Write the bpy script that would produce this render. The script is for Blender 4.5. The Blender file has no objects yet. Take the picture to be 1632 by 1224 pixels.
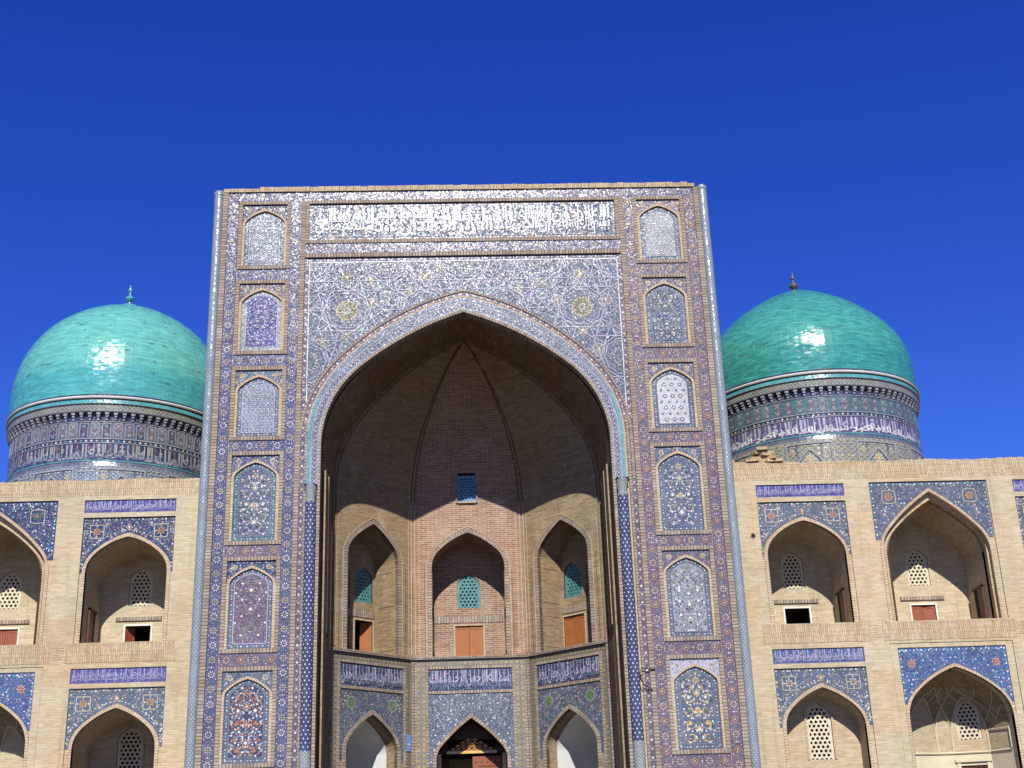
import bpy, math, random
from math import sin, cos, pi, radians, atan2, hypot
from mathutils import Vector, Matrix
from mathutils.geometry import tessellate_polygon
random.seed(7)
SC = bpy.context.scene
COL = SC.collection

# ---------------------------------------------------------------- camera, sky, sun
cam_data = bpy.data.cameras.new('camera')
cam = bpy.data.objects.new('camera', cam_data); COL.objects.link(cam)
cam_data.sensor_width = 36.0; cam_data.lens = 2050.0 / 1632.0 * 36.0; cam_data.clip_end = 6000
R3 = Matrix(((0.9989758712288516, 0.019226285662754306, -0.040958010720382916),
             (-0.03175583537239055, -0.34689034420293363, -0.9373679405754028),
             (-0.03223004223327148, 0.9377086409439245, -0.3459245370586729)))
M4 = R3.to_4x4(); M4.translation = Vector((-0.1975, -32.8516, 1.7))
cam.matrix_world = M4
SC.camera = cam

SUN_EL = radians(39.0)
world = bpy.data.worlds.new('World'); SC.world = world; world.use_nodes = True
wn = world.node_tree.nodes; wl = world.node_tree.links
bg = wn['Background']; sky = wn.new('ShaderNodeTexSky'); sky.sky_type = 'NISHITA'; sky.sun_disc = False
sky.sun_elevation = SUN_EL; sky.sun_rotation = radians(181.0)
sky.air_density = 1.0; sky.dust_density = 0.0; sky.ozone_density = 6.0; sky.altitude = 1500
hs = wn.new('ShaderNodeHueSaturation'); hs.inputs['Saturation'].default_value = 1.25
hs.inputs['Hue'].default_value = 0.530; hs.inputs['Value'].default_value = 1.5
wl.new(sky.outputs[0], hs.inputs['Color']); wl.new(hs.outputs[0], bg.inputs['Color'])
bg.inputs['Strength'].default_value = 0.069
sd = bpy.data.lights.new('sun', 'SUN'); sun = bpy.data.objects.new('sun', sd); COL.objects.link(sun)
sd.energy = 5.0; sd.angle = radians(0.5); sd.color = (1.0, 0.97, 0.90)
sun.rotation_euler = (radians(90) - SUN_EL, 0, radians(-1.2)); sun.location = (0, -60, 50)
SC.view_settings.view_transform = 'Standard'; SC.view_settings.look = 'None'
SC.view_settings.exposure = 0.60; SC.view_settings.gamma = 1.0
try: SC.view_settings.use_curve_mapping = False
except Exception: pass

# ---------------------------------------------------------------- materials
MATS = {}
K = .72          # measured colours are brought down to true reflectances
def dim(c): return tuple(x*K for x in c)
def newmat(name):
    m = bpy.data.materials.new(name); m.use_nodes = True
    MATS[name] = m
    nt = m.node_tree; b = nt.nodes['Principled BSDF']
    return m, nt, b
def uvnode(nt, swap=False):
    u = nt.nodes.new('ShaderNodeUVMap'); u.uv_map = 'UVMap'
    if not swap: return u.outputs[0]
    s = nt.nodes.new('ShaderNodeSeparateXYZ'); c = nt.nodes.new('ShaderNodeCombineXYZ')
    nt.links.new(u.outputs[0], s.inputs[0]); nt.links.new(s.outputs[0], c.inputs[1]); nt.links.new(s.outputs[1], c.inputs[0])
    return c.outputs[0]
def noise(nt, vec, scale, detail=3, rough=.6):
    n = nt.nodes.new('ShaderNodeTexNoise'); n.inputs['Scale'].default_value = scale
    n.inputs['Detail'].default_value = detail; n.inputs['Roughness'].default_value = rough
    if vec is not None: nt.links.new(vec, n.inputs['Vector'])
    return n
def maprange(nt, v, a, b, c, d):
    m = nt.nodes.new('ShaderNodeMapRange'); nt.links.new(v, m.inputs[0])
    for i, x in enumerate((a, b, c, d)): m.inputs[i + 1].default_value = x
    return m.outputs[0]
def mixc(nt, fac, a, b, mode='MIX'):
    m = nt.nodes.new('ShaderNodeMix'); m.data_type = 'RGBA'; m.blend_type = mode
    for s, v in ((m.inputs[0], fac), (m.inputs[6], a), (m.inputs[7], b)):
        if isinstance(v, bpy.types.NodeSocket): nt.links.new(v, s)
        else: s.default_value = v if not isinstance(v, tuple) else (v + (1,) if len(v) == 3 else v)
    return m.outputs[2]
def objvec(nt, scale=None):
    g = nt.nodes.new('ShaderNodeNewGeometry')
    if scale is None: return g.outputs['Position']
    m = nt.nodes.new('ShaderNodeMapping'); m.inputs['Scale'].default_value = scale
    nt.links.new(g.outputs['Position'], m.inputs['Vector']); return m.outputs[0]
def math_(nt, op, a, b=None):
    m = nt.nodes.new('ShaderNodeMath'); m.operation = op
    for i, v in enumerate((a, b)):
        if v is None: continue
        if isinstance(v, bpy.types.NodeSocket): nt.links.new(v, m.inputs[i])
        else: m.inputs[i].default_value = v
    return m.outputs[0]

def mat_brick(name, c1, c2, mortar, bw=.26, bh=.062, ms=.007, swap=False, rough=.92, var=.35, off=.5, bump=.6, stain=(.62, .5, .38)):
    c1, c2, mortar = dim(c1), dim(c2), dim(mortar)
    m, nt, b = newmat(name)
    v = uvnode(nt, swap)
    # slightly wobbling courses
    nz = noise(nt, v, 3.0, 2); wob = nt.nodes.new('ShaderNodeVectorMath'); wob.operation = 'MULTIPLY_ADD'
    nt.links.new(nz.outputs['Color'], wob.inputs[0]); wob.inputs[1].default_value = (.012, .012, 0); nt.links.new(v, wob.inputs[2])
    br = nt.nodes.new('ShaderNodeTexBrick'); nt.links.new(wob.outputs[0], br.inputs['Vector'])
    br.offset = off
    br.inputs['Scale'].default_value = 1; br.inputs['Brick Width'].default_value = bw; br.inputs['Row Height'].default_value = bh
    br.inputs['Mortar Size'].default_value = ms; br.inputs['Mortar Smooth'].default_value = .35; br.inputs['Bias'].default_value = -.1
    br.inputs['Color1'].default_value = c1 + (1,); br.inputs['Color2'].default_value = c2 + (1,); br.inputs['Mortar'].default_value = mortar + (1,)
    n1 = noise(nt, objvec(nt, (1, 1, .7)), .55, 5); f1 = maprange(nt, n1.outputs[0], .35, .7, 0, var)
    c = mixc(nt, f1, br.outputs['Color'], stain, 'MULTIPLY')
    n2 = noise(nt, objvec(nt, (3.8, 3.8, 15)), 1.0, 3); f2 = maprange(nt, n2.outputs[0], .3, .75, .86, 1.12)
    hv = nt.nodes.new('ShaderNodeHueSaturation'); nt.links.new(c, hv.inputs['Color']); nt.links.new(f2, hv.inputs['Value'])
    n3 = noise(nt, objvec(nt), 45, 3); f3 = maprange(nt, n3.outputs[0], .3, .7, .85, 1.12)
    hv2 = nt.nodes.new('ShaderNodeHueSaturation'); nt.links.new(hv.outputs[0], hv2.inputs['Color']); nt.links.new(f3, hv2.inputs['Value'])
    # rain streaks
    n4 = noise(nt, objvec(nt, (5, 5, .35)), 1.0, 4); f4 = maprange(nt, n4.outputs[0], .56, .75, 0, .45)
    c4 = mixc(nt, f4, hv2.outputs[0], (.55, .5, .45), 'MULTIPLY')
    vp_ = nt.nodes.new('ShaderNodeTexVoronoi'); vp_.distance = 'CHEBYCHEV'; vp_.inputs['Scale'].default_value = 1.0
    nt.links.new(objvec(nt, (.55, .55, .8)), vp_.inputs['Vector']); spv = nt.nodes.new('ShaderNodeSeparateColor'); nt.links.new(vp_.outputs['Color'], spv.inputs[0])
    c4 = mixc(nt, maprange(nt, spv.outputs[0], .62, .70, 0, .30), c4, (1.0, .80, .66), 'MULTIPLY')
    c4 = mixc(nt, maprange(nt, spv.outputs[1], .80, .88, 0, .28), c4, (.80, .86, .90), 'MULTIPLY')
    n5 = noise(nt, objvec(nt), 1.7, 6, .7); c4 = mixc(nt, maprange(nt, n5.outputs[0], .56, .74, 0, .28), c4, dim((.80, .74, .62)))
    nt.links.new(c4, b.inputs['Base Color'])
    b.inputs['Roughness'].default_value = rough; b.inputs['Specular IOR Level'].default_value = .2
    h = math_(nt, 'SUBTRACT', 1.0, br.outputs['Fac']); h = math_(nt, 'ADD', h, n3.outputs[0]); h = math_(nt, 'ADD', h, n2.outputs[0])
    bp = nt.nodes.new('ShaderNodeBump'); bp.inputs['Strength'].default_value = bump; bp.inputs['Distance'].default_value = .012
    nt.links.new(h, bp.inputs['Height']); nt.links.new(bp.outputs[0], b.inputs['Normal'])
    return m

def tilted_normal(nt, vec, amt):
    """every little tile sits at its own slight tilt"""
    vo = nt.nodes.new('ShaderNodeTexVoronoi'); vo.inputs['Scale'].default_value = 1.0; nt.links.new(vec, vo.inputs['Vector'])
    s = nt.nodes.new('ShaderNodeVectorMath'); s.operation = 'SUBTRACT'; nt.links.new(vo.outputs['Color'], s.inputs[0]); s.inputs[1].default_value = (.5, .5, .5)
    g = nt.nodes.new('ShaderNodeNewGeometry')
    a = nt.nodes.new('ShaderNodeVectorMath'); a.operation = 'MULTIPLY_ADD'
    nt.links.new(s.outputs[0], a.inputs[0]); a.inputs[1].default_value = (amt, amt, amt); nt.links.new(g.outputs['Normal'], a.inputs[2])
    n = nt.nodes.new('ShaderNodeVectorMath'); n.operation = 'NORMALIZE'; nt.links.new(a.outputs[0], n.inputs[0])
    return n.outputs[0], vo

def mat_glaze(name, col, rough=.20, tilt=.125, tile=(34, 34, 34), var=.25):
    col = dim(col)
    m, nt, b = newmat(name)
    nrm, vo = tilted_normal(nt, objvec(nt, tile), tilt)
    sep = nt.nodes.new('ShaderNodeSeparateColor'); nt.links.new(vo.outputs['Color'], sep.inputs[0])
    n = noise(nt, objvec(nt), 1.1, 4)
    f = math_(nt, 'ADD', maprange(nt, sep.outputs[0], 0, 1, -var, var), maprange(nt, n.outputs[0], .3, .7, .8, 1.2))
    hv = nt.nodes.new('ShaderNodeHueSaturation'); hv.inputs['Color'].default_value = col + (1,); nt.links.new(f, hv.inputs['Value'])
    # dusty, partly worn glaze
    n2 = noise(nt, objvec(nt), 7, 4, .7); w = maprange(nt, n2.outputs[0], .5, .8, 0, .5)
    c = mixc(nt, w, hv.outputs[0], (.30, .26, .215))
    nt.links.new(c, b.inputs['Base Color'])
    r = maprange(nt, sep.outputs[1], 0, 1, rough * .6, rough * 1.6)
    nt.links.new(r, b.inputs['Roughness']); nt.links.new(nrm, b.inputs['Normal'])
    b.inputs['Specular IOR Level'].default_value = .5
    return m

TAN1, TAN2, MORT = (.62, .52, .35), (.50, .405, .26), (.60, .515, .38)
mat_brick('brick_tan', TAN1, TAN2, MORT)
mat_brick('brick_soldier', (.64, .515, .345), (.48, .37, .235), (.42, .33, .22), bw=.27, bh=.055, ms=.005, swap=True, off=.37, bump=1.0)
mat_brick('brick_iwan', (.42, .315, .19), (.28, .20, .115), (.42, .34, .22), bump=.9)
mat_brick('brick_dusky', (.22, .15, .075), (.13, .082, .04), (.20, .15, .085), bump=1.0)  # ribs and crown above the springing, vault shade put into the brick colour
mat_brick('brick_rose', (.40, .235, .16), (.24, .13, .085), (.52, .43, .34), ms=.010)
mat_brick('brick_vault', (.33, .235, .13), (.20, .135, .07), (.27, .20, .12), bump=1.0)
mat_brick('brick_edge', (.43, .355, .28), (.28, .22, .18), (.15, .11, .09), bw=.6, bh=.085, ms=.011, off=0, var=.2)
mat_brick('brick_edge_across', (.43, .355, .28), (.28, .22, .18), (.15, .11, .09), bw=.6, bh=.085, ms=.011, off=0, swap=True, var=.2)
mat_brick('brick_pale', (.62, .50, .35), (.52, .40, .27), (.30, .22, .15), bw=.5, bh=.07, ms=.008, off=0, var=.2)
GL = dict(azure=(.058, .082, .23), ultramarine=(.075, .062, .25), cobalt=(.082, .076, .155), violet=(.135, .092, .13), navy=(.035, .045, .105), sky_blue=(.145, .18, .25), turquoise=(.07, .30, .34),
          teal=(.07, .14, .165), white=(.64, .64, .62), cream=(.52, .475, .33), amber=(.50, .27, .08), green=(.09, .17, .07),
          rust=(.36, .14, .075), slate=(.095, .11, .16), grey=(.27, .275, .30), pearl=(.46, .46, .46), lilac=(.40, .375, .50), strap=(.42, .42, .52), gold=(.70, .46, .12), oche=(.18, .155, .085))
for k, v in GL.items(): mat_glaze(k, v)

def simple(name, col, rough=.8, nsc=6, amp=.2, metal=0, spec=.3, vec=None, bump=0):
    col = dim(col)
    m, nt, b = newmat(name)
    n = noise(nt, objvec(nt, vec) if vec else objvec(nt), nsc, 5)
    f = maprange(nt, n.outputs[0], .3, .7, 1 - amp, 1 + amp)
    hv = nt.nodes.new('ShaderNodeHueSaturation'); hv.inputs['Color'].default_value = col + (1,); nt.links.new(f, hv.inputs['Value'])
    nt.links.new(hv.outputs[0], b.inputs['Base Color']); b.inputs['Roughness'].default_value = rough
    b.inputs['Metallic'].default_value = metal; b.inputs['Specular IOR Level'].default_value = spec
    if bump:
        bp = nt.nodes.new('ShaderNodeBump'); bp.inputs['Strength'].default_value = bump; bp.inputs['Distance'].default_value = .02
        nt.links.new(n.outputs[0], bp.inputs['Height']); nt.links.new(bp.outputs[0], b.inputs['Normal'])
    return m
simple('plaster_white', (.74, .73, .71), .9, 2.5, .06, bump=.3)
simple('plaster_cream', (.62, .54, .38), .9, 2.5, .12, bump=.3)
simple('lattice_cream', (.62, .55, .40), .85, 5, .15)
simple('lattice_teal', (.08, .22, .22), .5, 5, .25)
simple('lattice_blue', (.14, .30, .50), .4, 5, .25)
simple('wood_orange', (.34, .115, .03), .55, 3, .22, vec=(14, 14, 1.2))
simple('wood_red', (.27, .075, .035), .55, 3, .25, vec=(14, 14, 1.2))
simple('wood_dark', (.10, .032, .018), .5, 3, .3, vec=(10, 10, 1))
simple('wood_white', (.72, .68, .60), .6, 8, .12)
simple('room_dark', (.02, .016, .014), .95, 3, .2)  # near-black: the darkness of unlit rooms and holes is put into the colour
simple('iron_black', (.02, .02, .02), .5, 8, .2, metal=.6)
simple('bronze_grey', (.16, .13, .10), .45, 8, .3, metal=.3)
simple('plaque_blue', (.12, .28, .62), .4, 12, .15)
simple('roof_clay', (.40, .31, .2), .95, 1.2, .2, bump=.5)
simple('brass', (.35, .24, .10), .35, 8, .2, metal=.8)

def mat_dome(name, base, dark, low):
    base, dark = dim(base), dim(dark)
    m, nt, b = newmat(name)
    v = uvnode(nt)
    mp = nt.nodes.new('ShaderNodeMapping'); nt.links.new(v, mp.inputs[0]); mp.inputs['Scale'].default_value = (6.5, 17, 1)
    # lines of glazed bricks laid in courses
    br = nt.nodes.new('ShaderNodeTexBrick'); nt.links.new(v, br.inputs['Vector']); br.inputs['Scale'].default_value = 1
    br.inputs['Brick Width'].default_value = .26; br.inputs['Row Height'].default_value = .075; br.inputs['Mortar Size'].default_value = .004
    br.inputs['Mortar Smooth'].default_value = .4; br.inputs['Bias'].default_value = -.25
    br.inputs['Color1'].default_value = base + (1,); br.inputs['Color2'].default_value = dark + (1,); br.inputs['Mortar'].default_value = tuple(x * .55 for x in dark) + (1,)
    nrm, vo = tilted_normal(nt, mp.outputs[0], .13)
    mp2 = nt.nodes.new('ShaderNodeMapping'); nt.links.new(v, mp2.inputs[0]); mp2.inputs['Scale'].default_value = (1.4, 9, 1)
    n = noise(nt, mp2.outputs[0], 1.0, 4, .65); f = maprange(nt, n.outputs[0], .3, .72, 1.18, .74)
    hv = nt.nodes.new('ShaderNodeHueSaturation'); nt.links.new(br.outputs['Color'], hv.inputs['Color']); nt.links.new(f, hv.inputs['Value'])
    # single glazed bricks fallen out or darkened
    vo2 = nt.nodes.new('ShaderNodeTexVoronoi'); vo2.inputs['Scale'].default_value = 1.0; nt.links.new(mp.outputs[0], vo2.inputs['Vector'])
    se2 = nt.nodes.new('ShaderNodeSeparateColor'); nt.links.new(vo2.outputs['Color'], se2.inputs[0])
    ms_ = math_(nt, 'GREATER_THAN', se2.outputs[2], .982)
    hvx = mixc(nt, math_(nt, 'MULTIPLY', ms_, .7), hv.outputs[0], (.05, .09, .07))
    # bluer glaze in the lowest courses (v in metres from the foot of the dome), patchy edge
    sp = nt.nodes.new('ShaderNodeSeparateXYZ'); nt.links.new(v, sp.inputs[0])
    n2 = noise(nt, mp2.outputs[0], .8, 4); h = math_(nt, 'ADD', sp.outputs[1], maprange(nt, n2.outputs[0], .2, .8, -.5, .5))
    lowf = maprange(nt, h, .75, 1.25, low[3], 0)
    c = mixc(nt, lowf, hvx, low[:3], 'MULTIPLY')
    nt.links.new(c, b.inputs['Base Color'])
    sep = nt.nodes.new('ShaderNodeSeparateColor'); nt.links.new(vo.outputs['Color'], sep.inputs[0])
    nt.links.new(maprange(nt, sep.outputs[0], 0, 1, .10, .30), b.inputs['Roughness'])
    nt.links.new(nrm, b.inputs['Normal']); b.inputs['Specular IOR Level'].default_value = .6
mat_dome('dome_tile_pale', (.155, .49, .42), (.095, .37, .33), (.46, .80, 1.0, .7))
mat_dome('dome_tile_deep', (.075, .35, .29), (.03, .215, .195), (.6, .85, .95, .5))

def mat_dots(name, ground, dot, pu, pv, r, line=None, rough=.25, ring=False, tilt=.2):
    ground, dot = dim(ground), dim(dot); line = dim(line) if line else None
    """staggered lattice of glazed dots, u round the shaft and v up it (metres)"""
    m, nt, b = newmat(name); v = uvnode(nt); L = nt.links
    sp = nt.nodes.new('ShaderNodeSeparateXYZ'); L.new(v, sp.inputs[0])
    def cell(ou, ov):
        a = math_(nt, 'SUBTRACT', math_(nt, 'FRACT', math_(nt, 'ADD', math_(nt, 'DIVIDE', sp.outputs[0], pu), ou)), .5)
        c = math_(nt, 'SUBTRACT', math_(nt, 'FRACT', math_(nt, 'ADD', math_(nt, 'DIVIDE', sp.outputs[1], pv), ov)), .5)
        a = math_(nt, 'MULTIPLY', a, pu); c = math_(nt, 'MULTIPLY', c, pv)
        return math_(nt, 'SQRT', math_(nt, 'ADD', math_(nt, 'MULTIPLY', a, a), math_(nt, 'MULTIPLY', c, c)))
    d1, d2 = cell(0, 0), cell(.5, .5)
    d = math_(nt, 'MINIMUM', d1, d2)
    mask = maprange(nt, d, r * .85, r * 1.1, 1, 0)
    n = noise(nt, objvec(nt), 2.5, 4); hv = nt.nodes.new('ShaderNodeHueSaturation'); hv.inputs['Color'].default_value = ground + (1,)
    L.new(maprange(nt, n.outputs[0], .3, .7, .6, 1.4), hv.inputs['Value'])
    c = hv.outputs[0]
    if line is not None:   # straps halfway between the dots
        df = math_(nt, 'ABSOLUTE', math_(nt, 'SUBTRACT', d1, d2)); lm = maprange(nt, df, .004, .010, 1, 0)
        c = mixc(nt, lm, c, line)
    if ring: mask = math_(nt, 'MULTIPLY', mask, maprange(nt, d, r * .35, r * .5, 0, 1))
    c = mixc(nt, mask, c, dot)
    L.new(c, b.inputs['Base Color'])
    nrm, vo = tilted_normal(nt, objvec(nt, (24, 24, 24)), tilt); L.new(nrm, b.inputs['Normal'])
    b.inputs['Roughness'].default_value = rough; b.inputs['Specular IOR Level'].default_value = .6
mat_dots('column_net', (.095, .13, .19), (.42, .45, .43), .10, .115, .022, line=(.42, .46, .46))
mat_dots('column_stars', (.045, .05, .125), (.60, .60, .58), .118, .20, .021, line=(.10, .14, .24))
mat_dots('drum_tile', (.10, .15, .22), (.50, .46, .34), .16, .12, .022, line=(.22, .30, .30))
mat_dots('drum_grey', (.20, .205, .185), (.34, .32, .25), .13, .115, .026, line=(.12, .14, .14))
mat_dots('drum_olive', (.17, .17, .13), (.38, .34, .22), .20, .16, .05, line=(.10, .16, .22), ring=True)
mat_dots('iwan_poly', (.29, .20, .09), (.13, .13, .11), .30, .30, .11, line=(.20, .18, .11), ring=True, rough=.5, tilt=.1)
mat_dots('capital_tile', (.10, .13, .18), (.5, .5, .46), .09, .09, .02, line=(.3, .3, .28))

def mat_paving():
    m, nt, b = newmat('paving')
    g = objvec(nt); br = nt.nodes.new('ShaderNodeTexBrick'); nt.links.new(g, br.inputs['Vector']); br.inputs['Scale'].default_value = 1
    br.inputs['Brick Width'].default_value = .6; br.inputs['Row Height'].default_value = .6; br.inputs['Mortar Size'].default_value = .01
    br.inputs['Color1'].default_value = (.12, .095, .065, 1); br.inputs['Color2'].default_value = (.10, .08, .055, 1); br.inputs['Mortar'].default_value = (.15, .13, .1, 1)
    n = noise(nt, g, .6, 5); c = mixc(nt, maprange(nt, n.outputs[0], .3, .7, 0, .4), br.outputs['Color'], (.5, .5, .5), 'MULTIPLY')
    nt.links.new(c, b.inputs['Base Color']); b.inputs['Roughness'].default_value = .85
mat_paving()

# ---------------------------------------------------------------- mesh helpers
class Fr:
    """upright working plane: u along it, v up, w outwards"""
    def __init__(s, o, u, n):
        s.o = Vector(o); s.u = Vector(u).normalized(); s.n = Vector(n).normalized()
    def P(s, u, v, w=0.0): return s.o + s.u * u + s.n * w + Vector((0, 0, v))
    def at(s, du, dw=0.0): return Fr(s.o + s.u * du + s.n * dw, s.u, s.n)
class Cyl:
    """the same interface wrapped round an upright cylinder; u is arc length"""
    def __init__(s, c, r): s.c = Vector(c); s.r = r
    def P(s, u, v, w=0.0):
        a = u / s.r - pi / 2; R = s.r + w
        return s.c + Vector((R * cos(a), R * sin(a), v))
class MB:
    def __init__(s): s.v = []; s.f = []; s.uv = []; s.m = []; s.mats = []; s.sm = []
    def mi(s, name):
        if name not in s.mats: s.mats.append(name)
        return s.mats.index(name)
    def face(s, pts, uvs, m, smooth=False):
        i = len(s.v); s.v.extend([tuple(p) for p in pts]); s.f.append(tuple(range(i, i + len(pts))))
        s.uv.extend(uvs); s.m.append(s.mi(m)); s.sm.append(smooth)
    def poly(s, fr, pts, w, m):
        s.face([fr.P(u, v, w) for u, v in pts], [(u, v) for u, v in pts], m)
    def tess(s, fr, loops, w, m):
        flat = [p for l in loops for p in l]
        for t in tessellate_polygon([[Vector((p[0], p[1], 0)) for p in l] for l in loops]):
            a, b, c = (flat[i] for i in t)
            if (b[0]-a[0])*(c[1]-a[1]) - (b[1]-a[1])*(c[0]-a[0]) < 0: b, c = c, b
            s.poly(fr, (a, b, c), w, m)
    def walls(s, fr, path, w0, w1, m, closed=True, smooth=False, shift=None):
        n = len(path); L = 0
        for i in range(n if closed else n - 1):
            a = path[i]; b = path[(i + 1) % n]; d = hypot(b[0]-a[0], b[1]-a[1])
            if abs(b[0]-a[0]) < abs(b[1]-a[1]) * 1.0:
                uv = [(w0, a[1]), (w1, a[1]), (w1, b[1]), (w0, b[1])]
            else: uv = [(L, w0), (L, w1), (L + d, w1), (L + d, w0)]
            s.face([fr.P(*a, w0), fr.P(*a, w1), fr.P(*b, w1), fr.P(*b, w0)], uv, m, smooth); L += d
    def plate(s, fr, outer, holes, w1, w0, m, ms=None, hs=True):
        ms = ms or m
        s.tess(fr, [outer] + list(holes), w1, m)
        s.walls(fr, outer, w0, w1, ms)
        if hs:
            for h in holes: s.walls(fr, h, w0, w1, ms)
    def box(s, fr, u0, v0, u1, v1, w0, w1, m, ms=None):
        ms = ms or m; P = fr.P
        s.poly(fr, [(u0, v0), (u1, v0), (u1, v1), (u0, v1)], w1, m)
        s.face([P(u0, v0, w0), P(u0, v1, w0), P(u1, v1, w0), P(u1, v0, w0)], [(u0, v0), (u0, v1), (u1, v1), (u1, v0)], ms)
        for a, b in (((u0, v0), (u1, v0)), ((u1, v1), (u0, v1))):
            s.face([P(*a, w1), P(*a, w0), P(*b, w0), P(*b, w1)], [(a[0], w1), (a[0], w0), (b[0], w0), (b[0], w1)], ms)
        for a, b in (((u1, v0), (u1, v1)), ((u0, v1), (u0, v0))):
            s.face([P(*a, w1), P(*a, w0), P(*b, w0), P(*b, w1)], [(w1, a[1]), (w0, a[1]), (w0, b[1]), (w1, b[1])], ms)
    def band(s, fr, pa, pb, w0, w1, m, along=True):
        """moulding between two matching open paths; v of the uv runs along it so the bricks stand across it"""
        L = 0
        for i in range(len(pa) - 1):
            d = hypot((pa[i+1][0]+pb[i+1][0]-pa[i][0]-pb[i][0])/2, (pa[i+1][1]+pb[i+1][1]-pa[i][1]-pb[i][1])/2)
            wd = hypot(pa[i][0]-pb[i][0], pa[i][1]-pb[i][1])
            a0, b0, a1, b1 = pa[i], pb[i], pa[i+1], pb[i+1]
            ex, ey = (a1[0]-a0[0]+b1[0]-b0[0]), (a1[1]-a0[1]+b1[1]-b0[1]); el = hypot(ex, ey) or 1; ex /= el; ey /= el
            U_ = lambda p: (0.05+abs((p[0]-a0[0])*-ey+(p[1]-a0[1])*ex), L+(p[0]-a0[0])*ex+(p[1]-a0[1])*ey)
            s.face([fr.P(*a0, w1), fr.P(*b0, w1), fr.P(*b1, w1), fr.P(*a1, w1)], [U_(a0), U_(b0), U_(b1), U_(a1)], m)
            for p, q in ((a0, a1), (b0, b1)):
                s.face([fr.P(*p, w0), fr.P(*p, w1), fr.P(*q, w1), fr.P(*q, w0)], [(0.1, L), (0.1 + w1 - w0, L), (0.1 + w1 - w0, L + d), (0.1, L + d)], m)
            L += d
    # flat tile shapes
    def disc(s, fr, u, v, r, n, w, m, rot=0.0, sx=1.0):
        s.poly(fr, [(u + sx * r * cos(rot + 2*pi*k/n), v + r * sin(rot + 2*pi*k/n)) for k in range(n)], w, m)
    def ring(s, fr, u, v, r, t, n, w, m, rot=0.0):
        for k in range(n):
            a, b = rot + 2*pi*k/n, rot + 2*pi*(k+1)/n
            s.poly(fr, [(u+(r-t)*cos(a), v+(r-t)*sin(a)), (u+r*cos(a), v+r*sin(a)), (u+r*cos(b), v+r*sin(b)), (u+(r-t)*cos(b), v+(r-t)*sin(b))], w, m)
    def line(s, fr, p, q, t, w, m, clip=None, step=.06):
        dx, dy = q[0]-p[0], q[1]-p[1]; L = hypot(dx, dy)
        if L < 1e-6: return
        nx, ny = -dy/L*t/2, dx/L*t/2
        k = max(1, int(L/step)) if clip else 1
        run = None
        for i in range(k + 1):
            ok = i < k and (not clip or clip(p[0]+dx*(i+.5)/k, p[1]+dy*(i+.5)/k))
            if ok and run is None: run = i
            if not ok and run is not None:
                a, b = run/k, i/k
                A = (p[0]+dx*a, p[1]+dy*a); B = (p[0]+dx*b, p[1]+dy*b)
                s.poly(fr, [(A[0]-nx, A[1]-ny), (B[0]-nx, B[1]-ny), (B[0]+nx, B[1]+ny), (A[0]+nx, A[1]+ny)], w, m); run = None
    def path(s, fr, pts, t, w, m, clip=None):
        for a, b in zip(pts[:-1], pts[1:]): s.line(fr, a, b, t, w, m, clip, .05)
    def petals(s, fr, u, v, r0, r1, n, wd, w, m, rot=0.0):
        for k in range(n):
            a = rot + 2*pi*k/n; ca, sa = cos(a), sin(a); rm = r0 + (r1-r0)*.6
            s.poly(fr, [(u+r0*ca, v+r0*sa), (u+rm*ca+wd*sa, v+rm*sa-wd*ca), (u+r1*ca, v+r1*sa), (u+rm*ca-wd*sa, v+rm*sa+wd*ca)], w, m)
    def mesh(s, name):
        me = bpy.data.meshes.new(name); me.from_pydata(s.v, [], s.f)
        for n in s.mats: me.materials.append(MATS[n])
        uvl = me.uv_layers.new(name='UVMap')
        uvl.data.foreach_set('uv', [c for p in s.uv for c in p])
        me.polygons.foreach_set('material_index', s.m); me.polygons.foreach_set('use_smooth', s.sm)
        me.update(); return me
    def build(s, name, parent=None, **props):
        return link(name, s.mesh(name), parent, **props)
def link(name, me, parent=None, **props):
    o = bpy.data.objects.new(name, me); COL.objects.link(o)
    if parent is not None: o.parent = parent
    for k, v in props.items(): o[k] = v
    return o
def thing(name, label, cat, loc=(0, 0, 0), group=None):
    o = bpy.data.objects.new(name, None); COL.objects.link(o); o.empty_display_size = .5
    o['label'] = label; o['category'] = cat
    if group: o['group'] = group
    return o

def arch(cx, a, sp, apex, rf=.75, th=48, n=16):
    """four-centred pointed arch from left springing over the apex to the right springing"""
    r = rf*a; rise = apex - sp
    while True:
        t = radians(th); P = Vector((a-r+r*cos(t), r*sin(t))); d = -Vector((cos(t), sin(t))); D = Vector((0, rise)) - P
        if d.dot(D) > .12*a and D.y > 0.02*a: break
        th -= 3
        if th < 5: r *= .8; th = 40
    R = D.dot(D)/(2*d.dot(D)); C = P + d*R
    h = [(a-r+r*cos(t*k/(n//2)), r*sin(t*k/(n//2))) for k in range(n//2 + 1)]
    a0 = atan2(P.y-C.y, P.x-C.x); a1 = atan2(rise-C.y, -C.x)
    if a1 - a0 > pi: a1 -= 2*pi
    if a0 - a1 > pi: a1 += 2*pi
    h += [(C.x+R*cos(a0+(a1-a0)*k/n), C.y+R*sin(a0+(a1-a0)*k/n)) for k in range(1, n+1)]
    h[-1] = (0.0, rise)
    left = [(cx-x, sp+y) for x, y in h]
    return left + [(cx+x, sp+y) for x, y in reversed(h[:-1])]
def opening(cx, a, sp, apex, floor, **k):
    p = arch(cx, a, sp, apex, **k); return [(cx-a, floor)] + p + [(cx+a, floor)]
def inside(poly, x, y):
    c = False; j = len(poly)-1
    for i in range(len(poly)):
        xi, yi = poly[i]; xj, yj = poly[j]
        if (yi > y) != (yj > y) and x < (xj-xi)*(y-yi)/(yj-yi)+xi: c = not c
        j = i
    return c
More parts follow.
